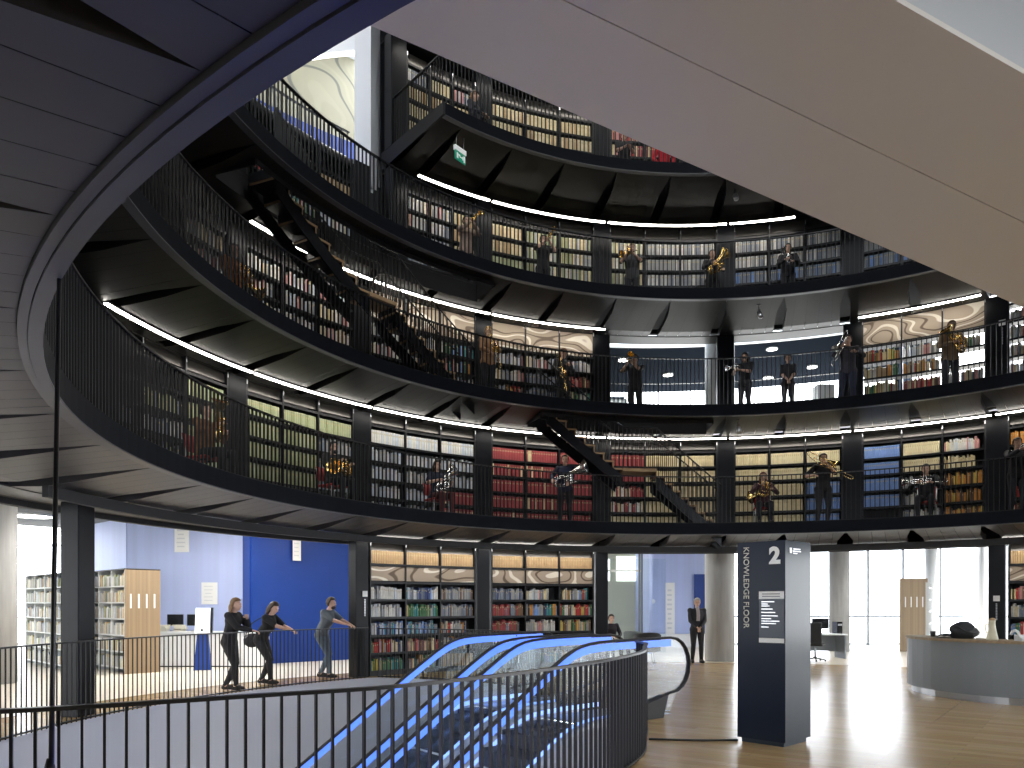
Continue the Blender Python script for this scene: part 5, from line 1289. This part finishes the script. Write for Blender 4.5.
# second gallery
player(2, 233, 'person in an orange top at the dark end of the second gallery', 'french horn', 'brass french horn of the player in the orange top', 'brass', 0, 10.3, T((0, .3, 1.12)), 1.1, None, top=(.28, .09, .02), hair='brown', lhand=(-.15, .3, 1.1), rhand=(.15, .3, 1.15))
player(2, 488, 'person in a tan top beside the second gallery column', 'trombone', 'brass trombone pointing down beside the second gallery column', 'brass', 0, 9.6, T((.05, .33, 1.3)) @ E_(-1.1, 0, .1), .85, None, top=(.24, .13, .06), hair='blond', lhand=(-.05, .3, 1.25), rhand=(.14, .33, 1.05))
player(2, 563, 'person in dark grey standing before the wave panel bookcase', 'trombone', 'brass trombone upright by the player in dark grey', 'brass', .2, 10.4, T((.22, .3, 1.2)) @ E_(-1.25, 0, 0), .85, None, h=1.78, top=(.03, .03, .035), hair='blond', lhand=(.0, .3, 1.25), rhand=(.22, .32, 1.1))
player(2, 635, 'person in black at the open bay next to a raised brass bell', 'trumpet', 'brass trumpet with its bell turned to the void, at the open bay', 'brass', -.35, 10.4, T((.12, .42, 1.48)) @ E_(.0, 0, .2), 1.25, None, h=1.75, top=DK, hair='brown', sleeve='short', lhand=(.06, .36, 1.45), rhand=(.16, .34, 1.44))
player(2, 745, 'woman with dark hair in black holding a silver horn beside the concrete column', 'cornet', 'silver cornet held by the woman beside the concrete column', 'silver', -.5, 9.95, T((.08, .38, 1.25)) @ E_(-.2, 0, -.4), 1.2, None, h=1.62, top=DK, hair='black', long=True, female=True, sleeve='short', lhand=(-.02, .34, 1.2), rhand=(.14, .34, 1.24))
player(2, 788, 'woman in black with bare arms and clasped hands, alone at the open bay', None, None, 'brass', 0, 9.95, None, 1, None, h=1.5, top=DK, hair='brown', female=True, sleeve='short', lhand=(-.04, .24, .98), rhand=(.04, .24, .98))
player(2, 848, 'man in dark clothes with a silver trombone beside the white plinth', 'trombone', 'silver trombone raised beside the white plinth', 'silver', -.1, 9.95, T((.06, .36, 1.5)) @ E_(-.9, 0, -.5), .8, None, h=1.82, pose='step', top=(.03, .028, .04), legs=NAVY, hair='brown', lhand=(-.2, .3, 1.25), rhand=(.12, .36, 1.4))
player(2, 950, 'person in a tan top leaning before the orange and brown spines', 'euphonium', 'brass euphonium held before the orange and brown spines', 'brass', .5, 9.95, T((-.05, .3, 1.15)) @ E_(.1, .5, .3), 1.0, None, h=1.74, lean=.12, top=(.22, .15, .08), hair='blond', lhand=(-.16, .3, 1.1), rhand=(.1, .33, 1.18))
# third gallery
player(3, 466, 'person in pale clothes beside the third gallery column by the exit sign', 'trumpet', 'brass trumpet beside the third gallery column by the exit sign', 'brass', 0, 10.25, tpt, 1.0, None, top=(.30, .22, .17), hair='brown', lhand=(-.04, .32, 1.46), rhand=(.05, .32, 1.48))
player(3, 543, 'person in black raising a trumpet straight at the void, third gallery', 'trumpet', 'brass trumpet pointing straight out before the grey green volumes', 'brass', 0, 10.25, tpt @ E_(.25, 0, 0), 1.0, None, top=DK, hair='brown', sleeve='short', lhand=(-.06, .32, 1.46), rhand=(.06, .32, 1.48))
player(3, 632, 'person in dark grey playing a brass trumpet angled down, third gallery', 'trumpet', 'large brass trumpet angled down before the mixed grey volumes', 'brass', -.35, 10.25, T((.04, .4, 1.36)) @ E_(-.5, 0, -.45), 1.35, None, h=1.76, top=(.04, .04, .045), hair='blond', sleeve='short', lhand=(-.06, .34, 1.36), rhand=(.08, .32, 1.4))
player(3, 712, 'person in black bent over a big brass horn beside the third gallery column', 'euphonium', 'big brass euphonium laid across the player beside the third gallery column', 'brass', .2, 10.25, T((.04, .34, 1.12)) @ E_(0, -.9, .25), 1.15, None, h=1.62, top=DK, hair='brown', lhand=(-.2, .34, 1.1), rhand=(.14, .33, 1.25))
player(3, 788, 'person in black holding a silver tenor horn before the blue grey volumes', 'tenor horn', 'silver tenor horn before the blue grey volumes', 'silver', 0, 10.25, T((0, .32, 1.2)) @ E_(0, .3, .3), 1.0, None, h=1.62, top=DK, hair='brown', lhand=(-.12, .32, 1.14), rhand=(.1, .33, 1.2))
# top gallery
player(4, 474, 'fair haired person in dark clothes at the straight end of the top gallery', None, None, 'brass', .5, 10.2, None, 1, None, h=1.74, top=(.03, .03, .04), hair='blond', long=True, female=True, lhand=(-.1, .28, 1.1), rhand=(.1, .28, 1.1))
player(4, 624, 'person in dark clothes with raised clasped hands on the top gallery', None, None, 'brass', 0, 10.3, None, 1, None, h=1.68, top=DK, hair='black', sleeve='short', lhand=(-.05, .32, 1.18), rhand=(.05, .32, 1.18))
player(4, 664, 'person in a bright red jacket on the top gallery by the travelator', None, None, 'brass', 0, 10.3, None, 1, None, h=1.60, top=(.55, .01, .025), hair='brown', lhand=(-.2, .1, .95), rhand=(.2, .1, .95))
# ground floor
def ground(u, Z): return Vector(((u - 512) / FOC * Z, Z, 0))
inw = lambda p: math.atan2(CY - p.y, CX - p.x)
p = ground(232, 14.35); person('woman with long fair hair in black leaning on the railing, hand to her chin', p, inw(p) + .25, 'cross', 1.74, (.012, .012, .015), (.014, .014, .018), 'blond', True, (-.03, .30, 1.36), (.02, .42, 1.14), 'long', .20, .0, .05, True)
p = ground(267, 15.45); person('bent woman in black short sleeves leaning on the railing with a bag', p, inw(p) + .3, 'cross', 1.72, (.012, .012, .014), (.012, .012, .015), 'brown', True, (-.1, .52, 1.12), (.05, .55, 1.12), 'short', .48, 0, .45, True)
PB = p
p = ground(326, 16.8); person('bearded man in a grey shirt and jeans leaning on the railing', p, inw(p) + .4, 'cross', 1.80, (.10, .12, .14), (.10, .14, .18), 'brown', False, (-.12, .52, 1.14), (.08, .55, 1.14), 'short', .36, .1, .05, False, True)
p = ground(697, 20.9); person('grey haired man in a dark suit standing by the round concrete column', p, -PI / 2, 'stand', 1.78, (.022, .024, .03), (.016, .016, .02), 'grey', False, (-.05, .20, .98), (.05, .20, .98), 'long', 0, 0, .12, jacket=(.42, .36, .36))
p = ground(611, 22.2); person('person in black seated beyond the escalators beside the office', p, -PI / 2 + .3, 'sit', 1.72, (.02, .014, .02), DK, 'brown', False, (-.12, .3, .7), (.12, .3, .7)); red_chair(p, -PI + .3, 'black chair under the person seated beside the office', M['darkcloth'])
# shoulder bag of the bent woman
q = PB + Vector((-.30, -.02, .90)); root = thing('shoulder_bag', 'black shoulder bag hanging at the hip of the bent woman', 'bag', q, .5)
b = MB(); b.ell((0, 0, .0), (.17, .09, .15), 16, 10); obj('pouch', b, M['darkcloth'], root); b = MB(); b.tube(smooth_path([(-.14, 0, .05), (-.05, .0, .3), (.22, .05, .46), (.25, .02, .2), (.14, 0, .06)]), .012, 6); obj('strap', b, M['rubber'], root)
b = MB(); b.tube([(-.16, -.06, -.1), (-.18, -.03, .03), (-.1, -.06, .1)], .012, 6); obj('piping', b, M['steel'], root)
# added out-of-view light line under the floor edge, brightening the void wall
root = thing('light_strip', 'added unseen light strip under the near floor edge, brightening the void wall', 'light', (-1.5, 4.6, -.5)); O = root.location.copy()
b = MB(); pth = smooth_path([Vector((-4.3, 4.05, -.5)), Vector((-2.49, 3.85, -.5)), Vector((-.8, 4.95, -.5)), Vector((.4, 6.4, -.5))], 6)
b.tube([p - O for p in pth], .05, 8); obj('diffuser', b, mat('added_edge_glow', (1, 1, 1), .4, emit=(1, .97, .95), strength=34), root)
b = MB(); b.tube([p - O + Vector((0, 0, .08)) for p in pth], .04, 6); obj('housing', b, M['shelf'], root)
root = thing('blue_light_strip', 'blue light strip at the foot of the railing in front', 'light', (-1.2, 4.5, 0)); O = root.location.copy()
b = MB(); pth = smooth_path([Vector((-2.2, 3.95, .06)), Vector((-1.3, 4.5, .06)), Vector((-.5, 5.15, .06))], 5); b.tube([p - O for p in pth], .035, 8); obj('diffuser', b, mat('deep_blue_led', (.05, .1, 1), .4, emit=(.03, .10, 1.0), strength=40), root)
b = MB(); b.tube([p - O - Vector((0, 0, .045)) for p in pth], .02, 6); obj('housing', b, M['shelf'], root)

# ------------------------------------------------------------------ camera, world, view
cam = bpy.data.cameras.new('camera'); co = bpy.data.objects.new('camera', cam); COL.objects.link(co)
co.location = (0, 0, EYE); co.rotation_euler = (PI / 2, 0, 0)
cam.sensor_width = 36; cam.sensor_fit = 'HORIZONTAL'; cam.lens = FOC / 1024 * 36; cam.shift_y = (HOR - 384) / 1024; cam.clip_start = .05; cam.clip_end = 300
S.camera = co
w = bpy.data.worlds.new('world'); S.world = w; w.use_nodes = True
bg = w.node_tree.nodes['Background']; bg.inputs[0].default_value = (.93, .965, 1, 1); bg.inputs[1].default_value = 7
S.view_settings.view_transform = 'Standard'; S.view_settings.look = 'None'; S.view_settings.gamma = 1; S.view_settings.use_curve_mapping = False
S.view_settings.exposure = 0.45
S.cycles.use_denoising = True
S.cycles.max_bounces = 8; S.cycles.transparent_max_bounces = 16
